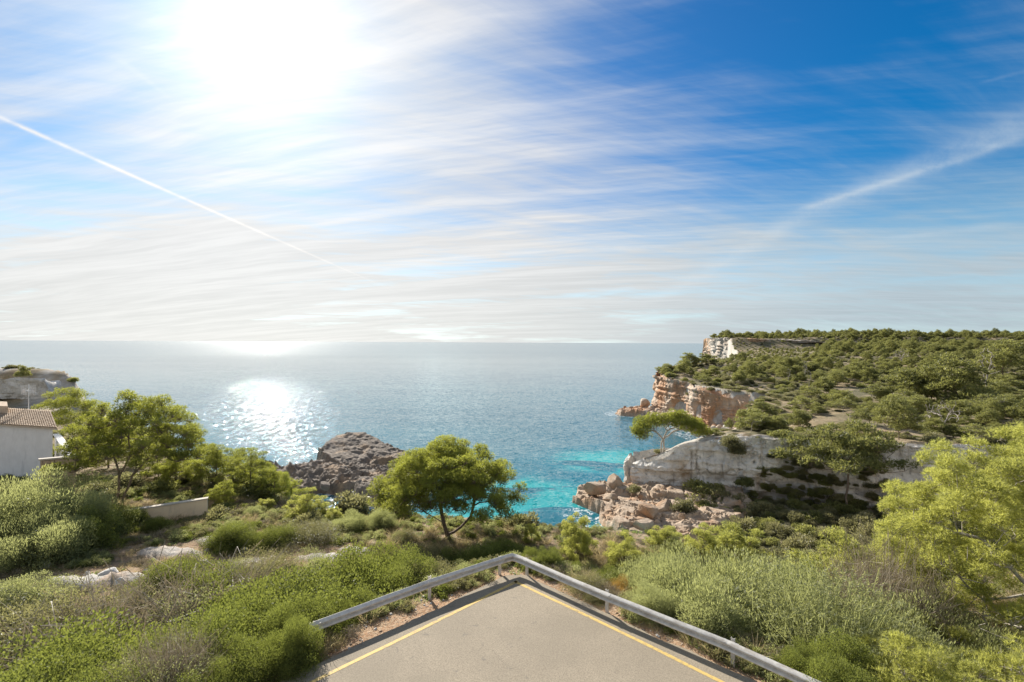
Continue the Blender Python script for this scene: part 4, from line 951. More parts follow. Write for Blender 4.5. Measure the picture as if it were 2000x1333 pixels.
# 1. the umbrella pine in the centre with a forked trunk
cl = pick_clumps(r0, 200, dome_fn(3.8, 3.4, 3.0, 2.6, 0.40, 1.0, -0.22), 0.50)
cl = [c for c in cl if not (abs(c[0] - 0.2) < 1.3 and c[2] < 2.35 and c[1] < 1.2)]
cl += [np.array(c) for c in ((-3.4, -.5, 2.3), (-3.9, .3, 3.0), (-3.0, .8, 1.9), (-2.4, -1.0, 1.75), (3.9, .3, 2.1), (3.6, -.6, 1.6), (3.3, .8, 1.45), (4.1, 0, 2.9), (2.9, -.3, 1.9), (-3.9, -.2, 2.1), (-1.9, 1.3, 1.5), (3.0, 1.4, 2.2), (-4.0, .1, 2.6))]
hero = pine_parts('central_pine', 21, [[(0, 0, -.6), (-.08, 0, .2), (-.32, 0, .9), (-.38, .1, 1.5), (-.55, .1, 2.2), (-1.1, .1, 3.0), (-1.3, 0, 3.8)], [(-.05, 0, 0.1), (.75, 0, .62), (1.25, .1, 1.2), (1.45, .1, 1.9), (1.6, 0, 2.7), (1.9, .2, 3.6)], [(-.55, .1, 2.2), (-.1, -.2, 3.0), (.2, 0, 4.0)]],
                  cl, 0.64, 210, 6, 0.15, 0.020, PINE, BARK, 0.6, 0.014, 0.47, 12)
place(hero, 'pine_tree', 'umbrella pine with a dark forked trunk just beyond the guardrail corner', 'tree', (at(877, 28), 28, H(at(877, 28), 28) - .1))
# 2. big pine at the left beside the house
def fanfn(r):
    u = unit(r.normal(size=3)); 
    if u[2] < -0.1: return None
    q = np.array([1.0, 0, 3.0]) + u * r.uniform(.6, 1.0) * np.array([3.9, 3.6, 4.1]); return q if q[2] > 2.2 + 0.12 * abs(q[0]) or r.random() < .25 else None
cl = pick_clumps(r0, 105, fanfn, 0.78)
left = pine_parts('left_pine', 22, [[(0, 0, -.6), (.35, 0, .7), (.8, 0, 1.7), (1.1, 0, 2.6), (1.4, 0, 4.0)], [(-.3, 0, -.4), (-.1, 0, .8), (0, 0, 1.8), (-.4, 0, 2.9), (-.9, 0, 4.2)], [(.8, 0, 1.7), (1.7, 0, 2.6), (2.6, .2, 3.7)], [(0, 0, 1.8), (.4, .3, 3.0), (.3, .3, 4.6)]],
                 cl, 0.72, 185, 6, 0.16, 0.024, PINE, TWIG, 0.55, 0.016, 0.46, 22)
place(left, 'pine_tree', 'broad open pine with bare inner branches between house and garden wall', 'tree', (at(236, 33), 33, H(at(236, 33), 33)), 0, 1.04)
def pine_kind(name, seed, Hh, R, n, crad, tufts, trunkh=0.35, mat=PINE, bark=BARK, lean=0.0, k=6, ln=0.16, wd=0.026, twigs=6, cz=None, flat=0.6, zmin=-0.2, lo=.5, rt=0.014, sides=5):
    r = np.random.default_rng(seed); ch = Hh * (1 - trunkh)
    cl = pick_clumps(r, n, dome_fn(R - crad * .5, (R - crad * .5) * .92, ch * .9, Hh * trunkh + .1, lo, 1.0, zmin), crad * .85)
    cl = [c + (lean * c[2] / Hh, 0, 0) for c in cl]
    tr = [[(0, 0, -.5), (lean * .15 + .1, .05, Hh * .18), (lean * .35 - .05, 0, Hh * .36), (lean * .6, .05, Hh * .6)]]
    return pine_parts(name, seed, tr, cl, crad, tufts, k, ln, wd, mat, bark, flat, rt, .46, twigs, sides)
tall = pine_kind('tall_pine', 31, 8.2, 3.1, 46, 0.85, 190, 0.5, PINE, BARK_PALE, -0.8)
mid = [pine_kind('mid_pine_a', 32, 5.6, 3.0, 58, 0.68, 160, 0.22, PINE), pine_kind('mid_pine_b', 33, 4.6, 2.6, 50, 0.62, 150, 0.2, PINE_Y, twigs=10), pine_kind('mid_pine_c', 34, 6.0, 2.4, 50, 0.62, 150, 0.22, PINE)]
low = [pine_kind('low_pine_a', 35, 2.9, 2.0, 46, 0.48, 150, 0.10, PINE_Y, TWIG, k=6, ln=.14, wd=.020), pine_kind('low_pine_b', 36, 3.2, 1.7, 40, 0.46, 150, 0.12, PINE_Y, TWIG, k=6, ln=.14, wd=.020)]
def P_(parts, kind, label, px, Y, ytop, h0, rz=0.0, wx=1.0, group=None, cat='tree', sink=0.1):
    """stand a plant on the ground at distance Y so that its real height is (camera height - top) there"""
    x = at(px, Y); z = H(x, Y); top = CAM_Z - (ytop - 668.0) / 944.4 * Y; s = (top - z + sink) / h0
    return place(parts, kind, label, cat, (x, Y, z - sink), rz, (s * wx, s * wx, s), group)
P_(tall, 'pine_tree', 'tall leaning pine with a pale trunk right behind the house roof', 148, 47, 744, 8.6, 0.2, .92)
P_(mid[2], 'pine_tree', 'dark rounded pine on the shore slope just left of the dark sea rocks', 462, 44, 853, 6.2, 1.0, 1.15)
P_(mid[0], 'pine_tree', 'lower pine filling the gap between the big left pine and the dark rounded pine', 398, 42, 846, 6.0, 2.0, 0.8)
P_(mid[0], 'pine_tree', 'small dark pine leaning out at the edge of the dark sea rocks', 515, 42, 895, 6.0, 4.0, 0.8)
P_(mid[2], 'pine_tree', 'dark pine right of the rounded one, its top cut by the sea rocks', 556, 41, 900, 6.2, 5.0, 1.0)
P_(mid[0], 'pine_tree', 'pine standing between the garden wall and the big left pine', 345, 37, 872, 6.0, 3.0, .9)
P_(mid[0], 'pine_tree', 'green pine in front of the dark rounded pine, above the garden wall end', 480, 38, 905, 6.0, 2.2, .9)
P_(mid[0], 'pine_tree', 'full dark crowned pine between the big left pine and the sea rocks', 425, 38, 856, 6.0, 2.6, 1.15)
P_(mid[2], 'pine_tree', 'full green pine right next to the dark crowned one, nearer the sea rocks', 492, 37, 868, 6.2, 0.6, 1.25)
P_(mid[0], 'pine_tree', 'last full pine of the left belt, in front of the jagged shelf', 538, 36, 905, 6.0, 1.7, 1.1)
P_(mid[2], 'pine_tree', 'dense pine just right of the big left pine, touching its crown', 310, 39, 852, 6.2, 1.0, 1.1)
P_(mid[0], 'pine_tree', 'pine filling the foot of the slope right of the garden wall end', 440, 33.5, 932, 6.0, 4.0, 1.1)
P_(mid[1], 'pine_tree', 'yellow green pine bush at the foot of the dark rounded pine', 430, 37, 925, 5.0, 1.4, 1.0)
P_(mid[1], 'pine_tree', 'pale pine crown showing between the tall leaning pine and the open left pine', 215, 43, 800, 5.0, 3.1, 1.1)
P_(low[0], 'pine_tree', 'bright low pine below the dark sea shelf, left of the umbrella pine', 602, 32, 948, 3.2, 0.3, 1.15)
P_(low[1], 'pine_tree', 'small bright pine sapling at the slope edge, closest to the sparkling water', 655, 31, 985, 3.4, 0.9, 1.1)
P_(low[1], 'pine_tree', 'low bright pine below the garden wall end', 520, 33, 968, 3.4, 2.0, 1.2)
# right of the corner
P_(mid[1], 'pine_tree', 'thin see-through pine with a pale trunk right of the guardrail corner', 1128, 25, 984, 5.0, 0.5, .72)
P_(low[1], 'pine_tree', 'small leafy pine between the umbrella pine and the see-through pine', 1040, 27, 1012, 3.4, 0.5, .8)
P_(low[0], 'pine_tree', 'bright pine bush below the cave notch of the pink ledge', 1222, 24.5, 1032, 3.2, 1.6, 1.0)
P_(low[1], 'pine_tree', 'bright pine bush in front of the pink ledge, left of the tallest one', 1300, 26, 1012, 3.4, 2.6, 1.25)
P_(low[0], 'pine_tree', 'orange tinged pine bush beside the dark round shrub on the ledge', 1375, 26, 1010, 3.2, 4.6, 1.0)
P_(low[1], 'pine_tree', 'tallest bright pine bush in front of the shaded hollow', 1440, 27, 1002, 3.4, 5.6, 1.2)
P_(low[0], 'pine_tree', 'orange and green pine bush standing alone before the dark hollow', 1650, 21, 1022, 3.2, 1.9, 1.15)
P_(low[1], 'pine_tree', 'small green pine bush tucked against the big right hand pine', 1740, 21, 1035, 3.4, 0.4, 1.0)
# the big near pine at the right edge
def rightfn(r):
    u = unit(r.normal(size=3)); q = np.array([0, 0, 3.4]) + u * r.uniform(.72, 1.0) * np.array([5.2, 4.6, 4.7]); return q if q[2] > .2 else None
cl = pick_clumps(r0, 300, rightfn, 0.55)
big = pine_parts('right_pine', 41, [[(0, 0, -.6), (.1, 0, 1.2), (-.3, 0, 2.4), (-.2, 0, 4.2)], [(.1, 0, 1.2), (-1.2, -1, 2.2), (-2.4, -1.6, 3.2)], [(.1, 0, 1.2), (1.2, -1, 2.6)], [(-.3, 0, 2.4), (-1.0, 1.3, 3.8)]],
                cl, 0.56, 210, 7, 0.15, 0.016, PINE_Y, BARK_PALE, 0.68, 0.013, 0.45, 10, tone0=0.55)
rb = np.random.default_rng(77); tg = []
for _ in range(70):
    u = unit(rb.normal(size=3)); u[1] = -abs(u[1]); tg.append(np.array([0, 0, 2.6]) + u * np.array([5.4, 4.9, 3.4]) * rb.uniform(.8, 1.02))
tg = [t for t in tg if t[2] > .3]
Nn, Pp_, Rr_ = skeleton(rb, [[(0, 0, .8), (-.8, -1.2, 1.8), (-1.6, -2.4, 2.2)], [(0, 0, .8), (.6, -1.8, 1.6)], [(0, 0, .8), (-2.0, -.6, 2.0), (-3.2, -1.0, 2.2)]], tg, 0.009, 0.45, 0.13, 0.28)
tv, tf = tubes(Nn, Pp_, Rr_, 5)
big.append(('bare_branches', mesh_from('bare_branches', tv, [tf], [BARK_PALE], smooth=True)))
place(big, 'pine_tree', 'huge yellow green pine filling the right edge, with bare pale branches poking out', 'tree', (19.4, 17.6, H(19.4, 17.6) - .6), 0.0, (1.0, 1.0, 1.03))
cl = pick_clumps(r0, 60, dome_fn(2.1, 2.0, 1.9, .5, .55, 1.0, -.1), .5)
sm = pine_parts('right_low_pine', 42, [[(0, 0, -.5), (.2, 0, .7), (0, 0, 1.4)]], cl, .46, 170, 7, .13, .013, PINE_Y, BARK_PALE, .6, .011, .45, 26)
place(sm, 'pine_tree', 'low tangled pine with pale dead twigs at the bottom right beside the guardrail', 'tree', (10.6, 11.8, H(10.6, 11.8) - .3), 0.4, 0.9)
place(sm, 'pine_tree', 'tangled pine in the bottom right corner of the picture', 'tree', (13.2, 12.3, H(13.2, 12.3) - .3), 2.4, 1.35)
place(sm, 'pine_tree', 'tangled low pine below the pale bare dry shrub', 'tree', (11.6, 14.2, H(11.6, 14.2) - .3), 1.4, 1.1)
place(sm, 'pine_tree', 'tangled low pine under the left flank of the huge right pine', 'tree', (13.3, 15.6, H(13.3, 15.6) - .3), 4.4, 1.0)

# ------------------------------------------------------------------ shrubs near the road
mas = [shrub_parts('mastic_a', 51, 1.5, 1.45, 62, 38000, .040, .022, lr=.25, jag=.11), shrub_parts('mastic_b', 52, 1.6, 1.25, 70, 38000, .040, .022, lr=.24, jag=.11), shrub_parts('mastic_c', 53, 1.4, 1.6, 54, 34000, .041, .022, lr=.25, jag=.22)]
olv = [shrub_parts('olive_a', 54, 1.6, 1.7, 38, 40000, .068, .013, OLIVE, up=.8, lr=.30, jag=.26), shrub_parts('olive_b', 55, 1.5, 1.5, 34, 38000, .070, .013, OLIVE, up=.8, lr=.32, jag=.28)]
hea = [shrub_parts('heath_a', 56, .8, .7, 16, 14000, .028, .009, HEATH, up=.5, lr=.36, stems=8), shrub_parts('heath_b', 57, .7, .8, 14, 13000, .028, .009, OLIVE, up=.6, lr=.36, stems=8)]
rus = [shrub_parts('rust_a', 58, .8, .8, 16, 14000, .028, .009, RUST, up=.4, lr=.36, stems=8)]
fea = [twiggy_parts('feather_a', 59, 1.5, 1.9, 2600, OLIVE, .0035, .2, leafy=30000), twiggy_parts('feather_b', 60, 1.3, 1.3, 2200, HEATH, .0035, .25, leafy=18000)]
bare = [twiggy_parts('bare_a', 61, 1.2, 1.1, 4200, DRY, .003, .40), twiggy_parts('bare_b', 62, .8, .6, 2400, DRY, .0025, .45)]
NAMES = {'m': ('mastic_bush', mas, 'bush'), 'o': ('olive_shrub', olv, 'shrub'), 'h': ('heath_shrub', hea, 'shrub'), 'r': ('rusty_shrub', rus, 'shrub'), 'f': ('feathery_shrub', fea, 'shrub'), 'b': ('dry_shrub', bare, 'shrub')}
H0 = {'m': (1.55, 1.4, 1.75), 'o': (1.95, 1.75), 'h': (.8, .9), 'r': (.9,), 'f': (1.9, 1.3), 'b': (1.1, .6)}
r1 = np.random.default_rng(9)
def SH_(k, i, px, Y, ytop, wx, label):
    n, pl, cat = NAMES[k]
    if k == 'm': wx *= .86
    P_(pl[i], n, label, px, Y, ytop, H0[k][i], r1.uniform(0, 6.28), wx, cat=cat, sink=.12)
SH_('m', 0, 480, 14.6, 1178, 1.15, 'leafy green bush behind the free end of the guardrail, second from it')
SH_('m', 1, 590, 14.7, 1160, 1.0, 'leafy bush right behind the left guardrail, above its free end')
SH_('m', 1, 590, 16.6, 1098, 1.3, 'high green bush at the top of the bush bank left of the guardrail')
SH_('m', 2, 690, 16.5, 1126, 1.0, 'round green bush touching the left guardrail midway')
SH_('m', 0, 500, 17.0, 1112, 1.2, 'wide green bush on the far side of the bush bank beside the dry clearing')
SH_('m', 2, 415, 15.0, 1152, 1.0, 'green bush on the shoulder of the bush bank above the bottom left scrub')
SH_('m', 1, 370, 13.3, 1190, 1.1, 'low green bush sloping down to the bottom left scrub')
SH_('m', 0, 575, 13.2, 1196, .75, 'dark leafy bush at the bottom edge just left of the asphalt')
SH_('m', 1, 450, 12.6, 1245, 1.1, 'leafy bush at the bottom edge left of the asphalt edge bush')
SH_('m', 1, 660, 15.4, 1165, .85, 'small leafy bush under the middle of the left guardrail')
SH_('m', 0, 700, 19.8, 1048, 1.0, 'dark green dome bush in front of the bank beyond the dry clearing')
SH_('m', 2, 795, 19.2, 1058, .95, 'dark green dome bush near the second guardrail post')
SH_('m', 1, 750, 20.6, 1055, .9, 'small green bush wedged between the two dark dome bushes')
SH_('h', 0, 855, 19.4, 1085, 1.2, 'olive brown shrub between the dome bushes and the left guardrail')
SH_('h', 1, 905, 19.9, 1092, 1.2, 'yellowish shrub behind the left guardrail near the corner')
SH_('m', 0, 940, 23.0, 1050, 1.0, 'shaded dark bush under the right side of the umbrella pine')
SH_('m', 2, 890, 23.5, 1058, .9, 'shaded bush at the foot of the forked trunk')
SH_('h', 0, 835, 23.5, 1060, 1.6, 'brownish shrub left of the forked trunk')
SH_('m', 1, 988, 24.0, 1046, 1.0, 'dark bush behind the guardrail corner')
SH_('m', 2, 1075, 19.4, 1058, .9, 'dark olive bush right behind the guardrail, first after the corner')
SH_('m', 0, 1040, 21.0, 1062, .8, 'dark bush at the right of the corner post')
SH_('m', 1, 1120, 20.2, 1090, .8, 'low dark bush under the see-through pine')
SH_('h', 0, 1145, 17.4, 1112, 1.3, 'yellow brown heath shrub touching the first straight rail on the right')
SH_('r', 0, 1215, 17.6, 1120, .9, 'rust orange round shrub next to the big grey green shrubs')
SH_('h', 0, 1165, 16.6, 1150, 1.0, 'small brown shrub directly behind the rail post on the right')
SH_('m', 1, 1190, 18.6, 1100, .9, 'green bush behind the rust orange shrub')
SH_('o', 0, 1310, 17.4, 1072, 1.15, 'large grey green shrub behind the right guardrail, left half of the mass')
SH_('o', 1, 1420, 17.0, 1062, 1.25, 'large grey green shrub behind the right guardrail, highest of the mass')
SH_('o', 0, 1505, 17.6, 1072, 1.1, 'large grey green shrub at the right end of the mass')
SH_('o', 1, 1360, 15.6, 1125, 1.2, 'grey green shrub hanging towards the rail in front of the mass')
SH_('o', 0, 1270, 16.0, 1125, .95, 'grey green shrub at the left foot of the mass beside the rust shrub')
SH_('o', 1, 1330, 20.5, 1045, 1.0, 'tall thin grey green shrub rising behind the mass')
SH_('f', 0, 1610, 15.4, 1098, 1.1, 'feathery grey green shrub with fanning stems left of the huge pine')
SH_('o', 1, 1545, 16.2, 1140, 1.1, 'smaller grey green shrub between the grey green mass and the feathery shrub')
SH_('b', 0, 1735, 17.5, 1068, .7, 'pale bare dry shrub between the orange pine bush and the huge pine')
SH_('o', 1, 1725, 14.8, 1150, 1.15, 'grey green shrub below the pale bare shrub')
SH_('o', 1, 1790, 13.8, 1200, 1.0, 'grey green shrub tangled in front of the huge pine')
SH_('m', 2, 1560, 12.9, 1236, .8, 'bright leafy bush hugging the lower end of the right guardrail')
SH_('m', 0, 1655, 12.9, 1222, .85, 'bright leafy bush with grey twigs, second beyond the lower end of the rail')
SH_('m', 1, 1640, 11.9, 1270, .9, 'low leafy bush right above the lower end of the right rail')
SH_('m', 1, 1480, 13.8, 1256, .7, 'low green bush beside the last visible rail joint')
SH_('o', 0, 1800, 16.2, 1120, 1.0, 'grey green shrub in the shadow of the huge pine')
SH_('m', 1, 1560, 19.5, 1085, 1.0, 'green bush behind the feathery shrub')
# left side
SH_('o', 0, 60, 26.0, 898, 1.1, 'large grey green olive shrub in front of the white house wall')
SH_('o', 1, 135, 26.5, 935, 1.05, 'grey green olive shrub right of the one before the house wall')
SH_('o', 0, 10, 24.5, 955, 1.1, 'grey green olive shrub cut by the left edge of the picture')
SH_('o', 1, 95, 23.5, 985, 1.0, 'grey green olive shrub in front of the large one by the house')
SH_('m', 2, 175, 25.0, 985, 1.1, 'dark green shrub at the foot of the olive shrubs')
SH_('m', 0, 245, 28.5, 985, 1.1, 'dark shaded bush below the open left pine')
SH_('m', 1, 310, 28.0, 1005, .9, 'dark green bush in front of the garden wall')
SH_('m', 2, 200, 27.0, 970, 1.0, 'deep shaded bush under the left pine trunk')
SH_('h', 1, 345, 27.0, 1030, 1.2, 'small light green shrub at the near foot of the garden wall')
SH_('m', 0, 455, 26, 1014, 1.2, 'light green rounded bush below the end of the garden wall')
SH_('m', 1, 545, 26.5, 1020, 1.2, 'light green rounded bush in the middle of the row above the clearing')
SH_('h', 0, 610, 27.0, 1012, 1.8, 'grey brown shrub at the right end of the row above the clearing')
SH_('o', 1, 685, 29.0, 990, 1.0, 'grey green shrub on the slope edge left of the umbrella pine')
SH_('o', 0, 745, 29.5, 985, .85, 'thin grey shrub leaning under the left skirt of the umbrella pine')
SH_('h', 0, 790, 27.5, 1030, 1.5, 'dull brown shrub under the left skirt of the umbrella pine')
SH_('o', 0, 500, 31.5, 985, 1.0, 'grey olive shrub just below the low bright pine')
SH_('m', 2, 610, 32.0, 985, .9, 'green bush on the slope edge above the dark shelf')
SH_('m', 0, 340, 20.0, 1078, 1.1, 'mixed green bush left of the dry clearing')
SH_('m', 1, 415, 19.6, 1085, 1.0, 'mixed green bush at the left border of the dry clearing')
SH_('b', 1, 390, 18.2, 1130, 1.3, 'dead grey twiggy shrub below the mixed bushes')
SH_('h', 1, 365, 18.0, 1125, 1.4, 'pale olive shrub below the mixed bushes')
SH_('h', 0, 300, 18.6, 1120, 1.1, 'yellowish low shrub left of the pale olive shrub')
SH_('h', 1, 470, 22.0, 1078, 1.0, 'grey cushion shrub inside the dry clearing')
SH_('h', 0, 530, 21.6, 1065, 1.0, 'grey brown cushion shrub at the upper rim of the dry clearing')
SH_('h', 1, 615, 21.4, 1062, .9, 'round grey cushion shrub on the limestone in the clearing')
SH_('h', 1, 40, 19.0, 1110, 1.4, 'olive green shrub at the left edge below the shaded bushes')
SH_('h', 0, 60, 16.6, 1150, 1.4, 'straw coloured shrub near the left edge')
SH_('b', 1, 210, 16.2, 1180, 1.3, 'dead pale shrub in the grass in front of the limestone outcrop')
SH_('m', 1, 40, 12.6, 1235, 1.3, 'yellow green bush in the bottom left corner')
SH_('m', 0, 140, 12.8, 1225, 1.2, 'yellow green bush at the bottom left, second from the corner')
SH_('m', 2, 235, 13.0, 1218, 1.1, 'yellow green bush at the bottom left, third from the corner')
SH_('h', 1, 300, 11.8, 1262, 1.6, 'pale grey green shrub at the bottom edge between the bushes')
SH_('m', 1, 90, 11.2, 1280, 1.2, 'yellow green bush cut by the bottom edge at the left')
SH_('b', 0, 330, 12.0, 1250, .9, 'dry twiggy shrub at the bottom edge')
SH_('m', 0, 210, 11.2, 1290, 1.2, 'light green bush cut by the bottom edge, second from the left')
SH_('m', 2, 400, 11.6, 1282, 1.0, 'leafy bush cut by the bottom edge below the bush bank')

# ------------------------------------------------------------------ plants across the cove
umb = pine_kind('umbrella_pine', 71, 5.2, 3.6, 40, 0.85, 110, 0.55, PINE_F, BARK, 0.0, 5, .24, .05, 4, zmin=-.05, lo=.35, flat=.45)
farp = [pine_kind('far_pine_a', 72, 5.0, 2.9, 34, 0.85, 60, 0.25, PINE_F, BARK, 0.6, 4, .34, .09, 3, zmin=-.1), pine_kind('far_pine_b', 73, 4.2, 3.0, 34, 0.85, 60, 0.30, PINE_F, BARK_PALE, 1.2, 4, .34, .09, 4, zmin=-.05, flat=.5),
        pine_kind('far_pine_c', 74, 6.0, 2.8, 36, 0.9, 60, 0.35, PINE_F, BARK, -.5, 4, .34, .09, 3), pine_kind('far_pine_d', 75, 4.0, 2.6, 22, 0.75, 34, 0.45, PINE_F, BARK_PALE, .8, 4, .34, .08, 16, flat=.4, zmin=0)]
scr = [shrub_parts('scrub_%d' % k, 80 + k, 1.5, hh, 16, 2600, .17, .085, m, lr=.34, stems=0) for k, (hh, m) in enumerate(((1.1, SCRUB_F), (1.4, SCRUB_F), (0.9, HEATH), (1.6, PINE_F)))]
def dead_tree(name, seed, Hh, R, n=46):
    r = np.random.default_rng(seed); tg = pick_clumps(r, n, dome_fn(R, R * .8, Hh * .55, Hh * .45, .5, 1, -.1), .3)
    N, Pa, Rr = skeleton(r, [[(0, 0, -.3), (.1, 0, Hh * .25), (R * .35, 0, Hh * .5), (R * .6, 0, Hh * .68)], [(.1, 0, Hh * .25), (-R * .2, .1, Hh * .6)]], tg, .03, .38, .12, .4)
    v, f = tubes(N, Pa, Rr, 5); return [('trunk', mesh_from(name, v, [f], [BARK_PALE], smooth=True))]
dead = [dead_tree('dead_a', 91, 5.2, 2.8, 60), dead_tree('dead_b', 92, 5.5, 1.3, 16), dead_tree('dead_c', 93, 2.5, 1.8, 30)]
up_ = pine_parts('cliff_pine', 95, [[(0, 0, -.4), (-.15, 0, 1.2), (.2, 0, 2.6), (-.9, 0, 3.6)], [(.05, 0, 0), (.35, 0, 1.4), (.3, 0, 2.6), (.9, 0, 3.7), (3.0, .3, 4.4)], [(.3, 0, 2.6), (2.0, .3, 3.6), (5.2, .4, 4.1)]],
                 [np.array(c) for c in [(-3.9, 0, 3.9), (-3.2, .5, 4.6), (-3.0, -.5, 4.1), (-2.2, 0, 5.0), (-2.1, 1, 4.3), (-1.2, .3, 5.2), (-1.0, -.8, 4.8), (-.4, .9, 4.8), (.2, 0, 5.5), (.8, -.8, 5.2), (1.2, .7, 5.3), (1.9, 0, 5.7), (2.5, -.8, 5.0), (2.6, .8, 5.5), (3.3, 0, 5.4), (3.7, -.8, 4.7), (4.1, .7, 5.1), (4.7, 0, 4.9), (5.1, -.7, 4.3), (5.5, .5, 4.5), (6.1, 0, 4.2), (6.8, .3, 3.9), (7.4, 0, 3.5), (5.8, -.4, 3.4), (4.8, .3, 3.8), (6.6, .6, 3.3), (3.6, .2, 4.2), (-3.6, .3, 3.2), (-2.9, -.3, 3.1), (-4.3, 0, 3.4), (2.0, .3, 4.6), (.6, .3, 4.6)]],
                 1.3, 380, 5, .22, .045, PINE, BARK_PALE, .66, .048, .42, 8)
place(up_, 'pine_tree', 'umbrella pine leaning seaward on the nose of the white cliff', 'tree', (30.3, 97.6, 6.7), 0, (1.26, 1.2, 1.5))
FP = [(farp[1], 1480, 100, 790, 4.6, 1.2, 'small bright pine on the cliff top behind the umbrella pine'),
      (umb, 1655, 79.0, 812, 5.6, 1.05, 'flat topped pine standing against the middle of the white cliff'),
      (farp[0], 1612, 150, 728, 5.2, 1.1, 'rounded pine left of the orange clearing on the plateau'),
      (farp[2], 1868, 130, 682, 6.4, 1.25, 'largest dark pine on the plateau, with a bare trunk below its crown'),
      (farp[2], 1820, 136, 700, 6.4, 1.1, 'pine merging with the left side of the largest plateau pine'),
      (farp[0], 1775, 140, 708, 5.2, 1.3, 'pale green pine left of the largest plateau pine'),
      (farp[1], 1500, 118, 778, 4.6, 1.1, 'windswept pine behind the small bright pine on the cliff top'),
      (farp[3], 1680, 98, 790, 4.4, 1.2, 'sparse grey pine in the orange clearing'),
      (farp[0], 1560, 97, 792, 5.2, 1.1, 'wide green pine on the rim of the white cliff'),
      (farp[2], 1425, 97, 812, 6.4, .8, 'first of the pines along the rim, beside the umbrella pine'),
      (farp[0], 1520, 94, 806, 5.2, 1.0, 'low wide pine on the rim between the first and the wide green one'),
      (farp[1], 1770, 92, 838, 4.6, 1.2, 'pine on the rim at the right end of the white cliff'),
      (umb, 1948, 86, 820, 5.6, .85, 'flat bright pine above the huge right pine'),
      (farp[0], 1885, 88, 838, 5.2, .9, 'small pine just over the left shoulder of the huge right pine'),
      (farp[3], 1915, 112, 760, 4.4, 1.2, 'sparse pine with pale branches near the right edge of the plateau'),
      (farp[0], 1965, 112, 762, 5.2, 1.2, 'dense pine at the right edge of the plateau'),
      (farp[2], 1960, 190, 655, 6.4, 1.4, 'tallest pine on the skyline at the right edge'),
      (farp[1], 1600, 240, 692, 4.6, 1.2, 'dark low pine in the middle distance above the rounded pine'),
      (farp[0], 1345, 238, 684, 5.2, 1.3, 'wind shaped pine on the brow of the headland'),
      (farp[1], 1385, 236, 686, 4.6, 1.5, 'second wind shaped pine on the brow of the headland'),
      (farp[1], 1440, 205, 722, 4.6, 1.6, 'dark spreading pine above the curved orange cliff'),
      (farp[0], 1490, 200, 722, 5.2, 1.5, 'dark spreading pine inland of the curved orange cliff'),
      (farp[1], 50, 108, 714, 4.6, .6, 'lone dark pine on top of the left headland'),
      (scr[3], 145, 108, 738, 1.6, 1.2, 'low dark bush pine at the tip of the left headland')]
for (pp, px, Y, yt, h0, wx, lb) in FP: P_(pp, 'pine_tree', lb, px, Y, yt, h0, r1.uniform(0, 6.28) if pp is not up_ else 0, wx)
for (dd, px, Y, yt, h0, lb) in ((dead[0], 1842, 92, 768, 5.4, 'bare pale tree with spreading branches right of the orange clearing'), (dead[1], 1925, 150, 660, 5.6, 'tall bare dead tree in front of the skyline at the right'), (dead[1], 1572, 190, 696, 5.6, 'thin dead tree left of the rounded pine'),
                                 (dead[1], 1540, 178, 712, 5.6, 'leaning dead tree above the orange cliff'), (dead[2], 1795, 94, 808, 2.6, 'low bare tree at the foot of the bare pale tree'), (dead[1], 1580, 170, 716, 5.6, 'white dead trunk beside the thin dead tree'), (dead[0], 1760, 250, 672, 5.4, 'grey leafless tree far back in the middle of the plateau')):
    P_(dd, 'dead_tree', lb, px, Y, yt, h0, r1.uniform(0, 1), 1.0)
# shrubs clinging to and under the white cliff, on the ledge
CS = [(1, 1430, 90.0, 11.0, 1.6, 'round green bush hanging over the rim of the white cliff'), (0, 1440, 89.2, 9.8, 1.2, 'lower half of the green bush spilling down the white cliff'),
      (2, 1290, 98.6, 7.6, .9, 'dry bush under the umbrella pine on the cliff nose'), (0, 1272, 96.0, 5.0, .8, 'small bush on the front of the cliff nose'),
      (1, 1240, 90.0, 2.4, 1.0, 'green bush beside the squat square boulder on the ledge'), (1, 1337, 79.5, 2.6, 1.5, 'round dark shrub lying on the right end of the pink ledge'),
      (3, 1370, 89.0, 1.8, 2.5, 'dark ivy bush climbing the left foot of the white cliff'), (1, 1400, 87.0, 1.4, 2.2, 'dark bush at the cliff foot right of the climbing ivy'),
      (3, 1455, 86.9, 4.6, 1.2, 'dark patch of shrub halfway up the white cliff')]
for (k, px, Y, z, s, lb) in CS:
    place(scr[k], 'cliff_shrub', lb, 'shrub', (at(px, Y), Y, z), r1.uniform(0, 6.28), (s, s, s * .9))
r2 = np.random.default_rng(33)
for q in range(90):     # dark growth along the ledges of the cliff face
    px = r2.uniform(1490, 1750); Y = float(np.interp(px, [1490, 1560, 1640, 1760], [88.0, 84.4, 80.6, 78.8])) - .6; z = r2.choice([4.2, 6.8, 9.2], p=[.4, .35, .25]) + r2.normal() * .5; s = r2.uniform(.35, 1.05)
    place(scr[r2.choice([0, 1, 3])], 'cliff_shrub', 'dark shrub rooted in the ledges of the shaded white cliff face', 'shrub', (at(px, Y), Y, z), r2.uniform(0, 6.28), (s, s * .7, s * .8), 'shrubs on the ledges of the white cliff')
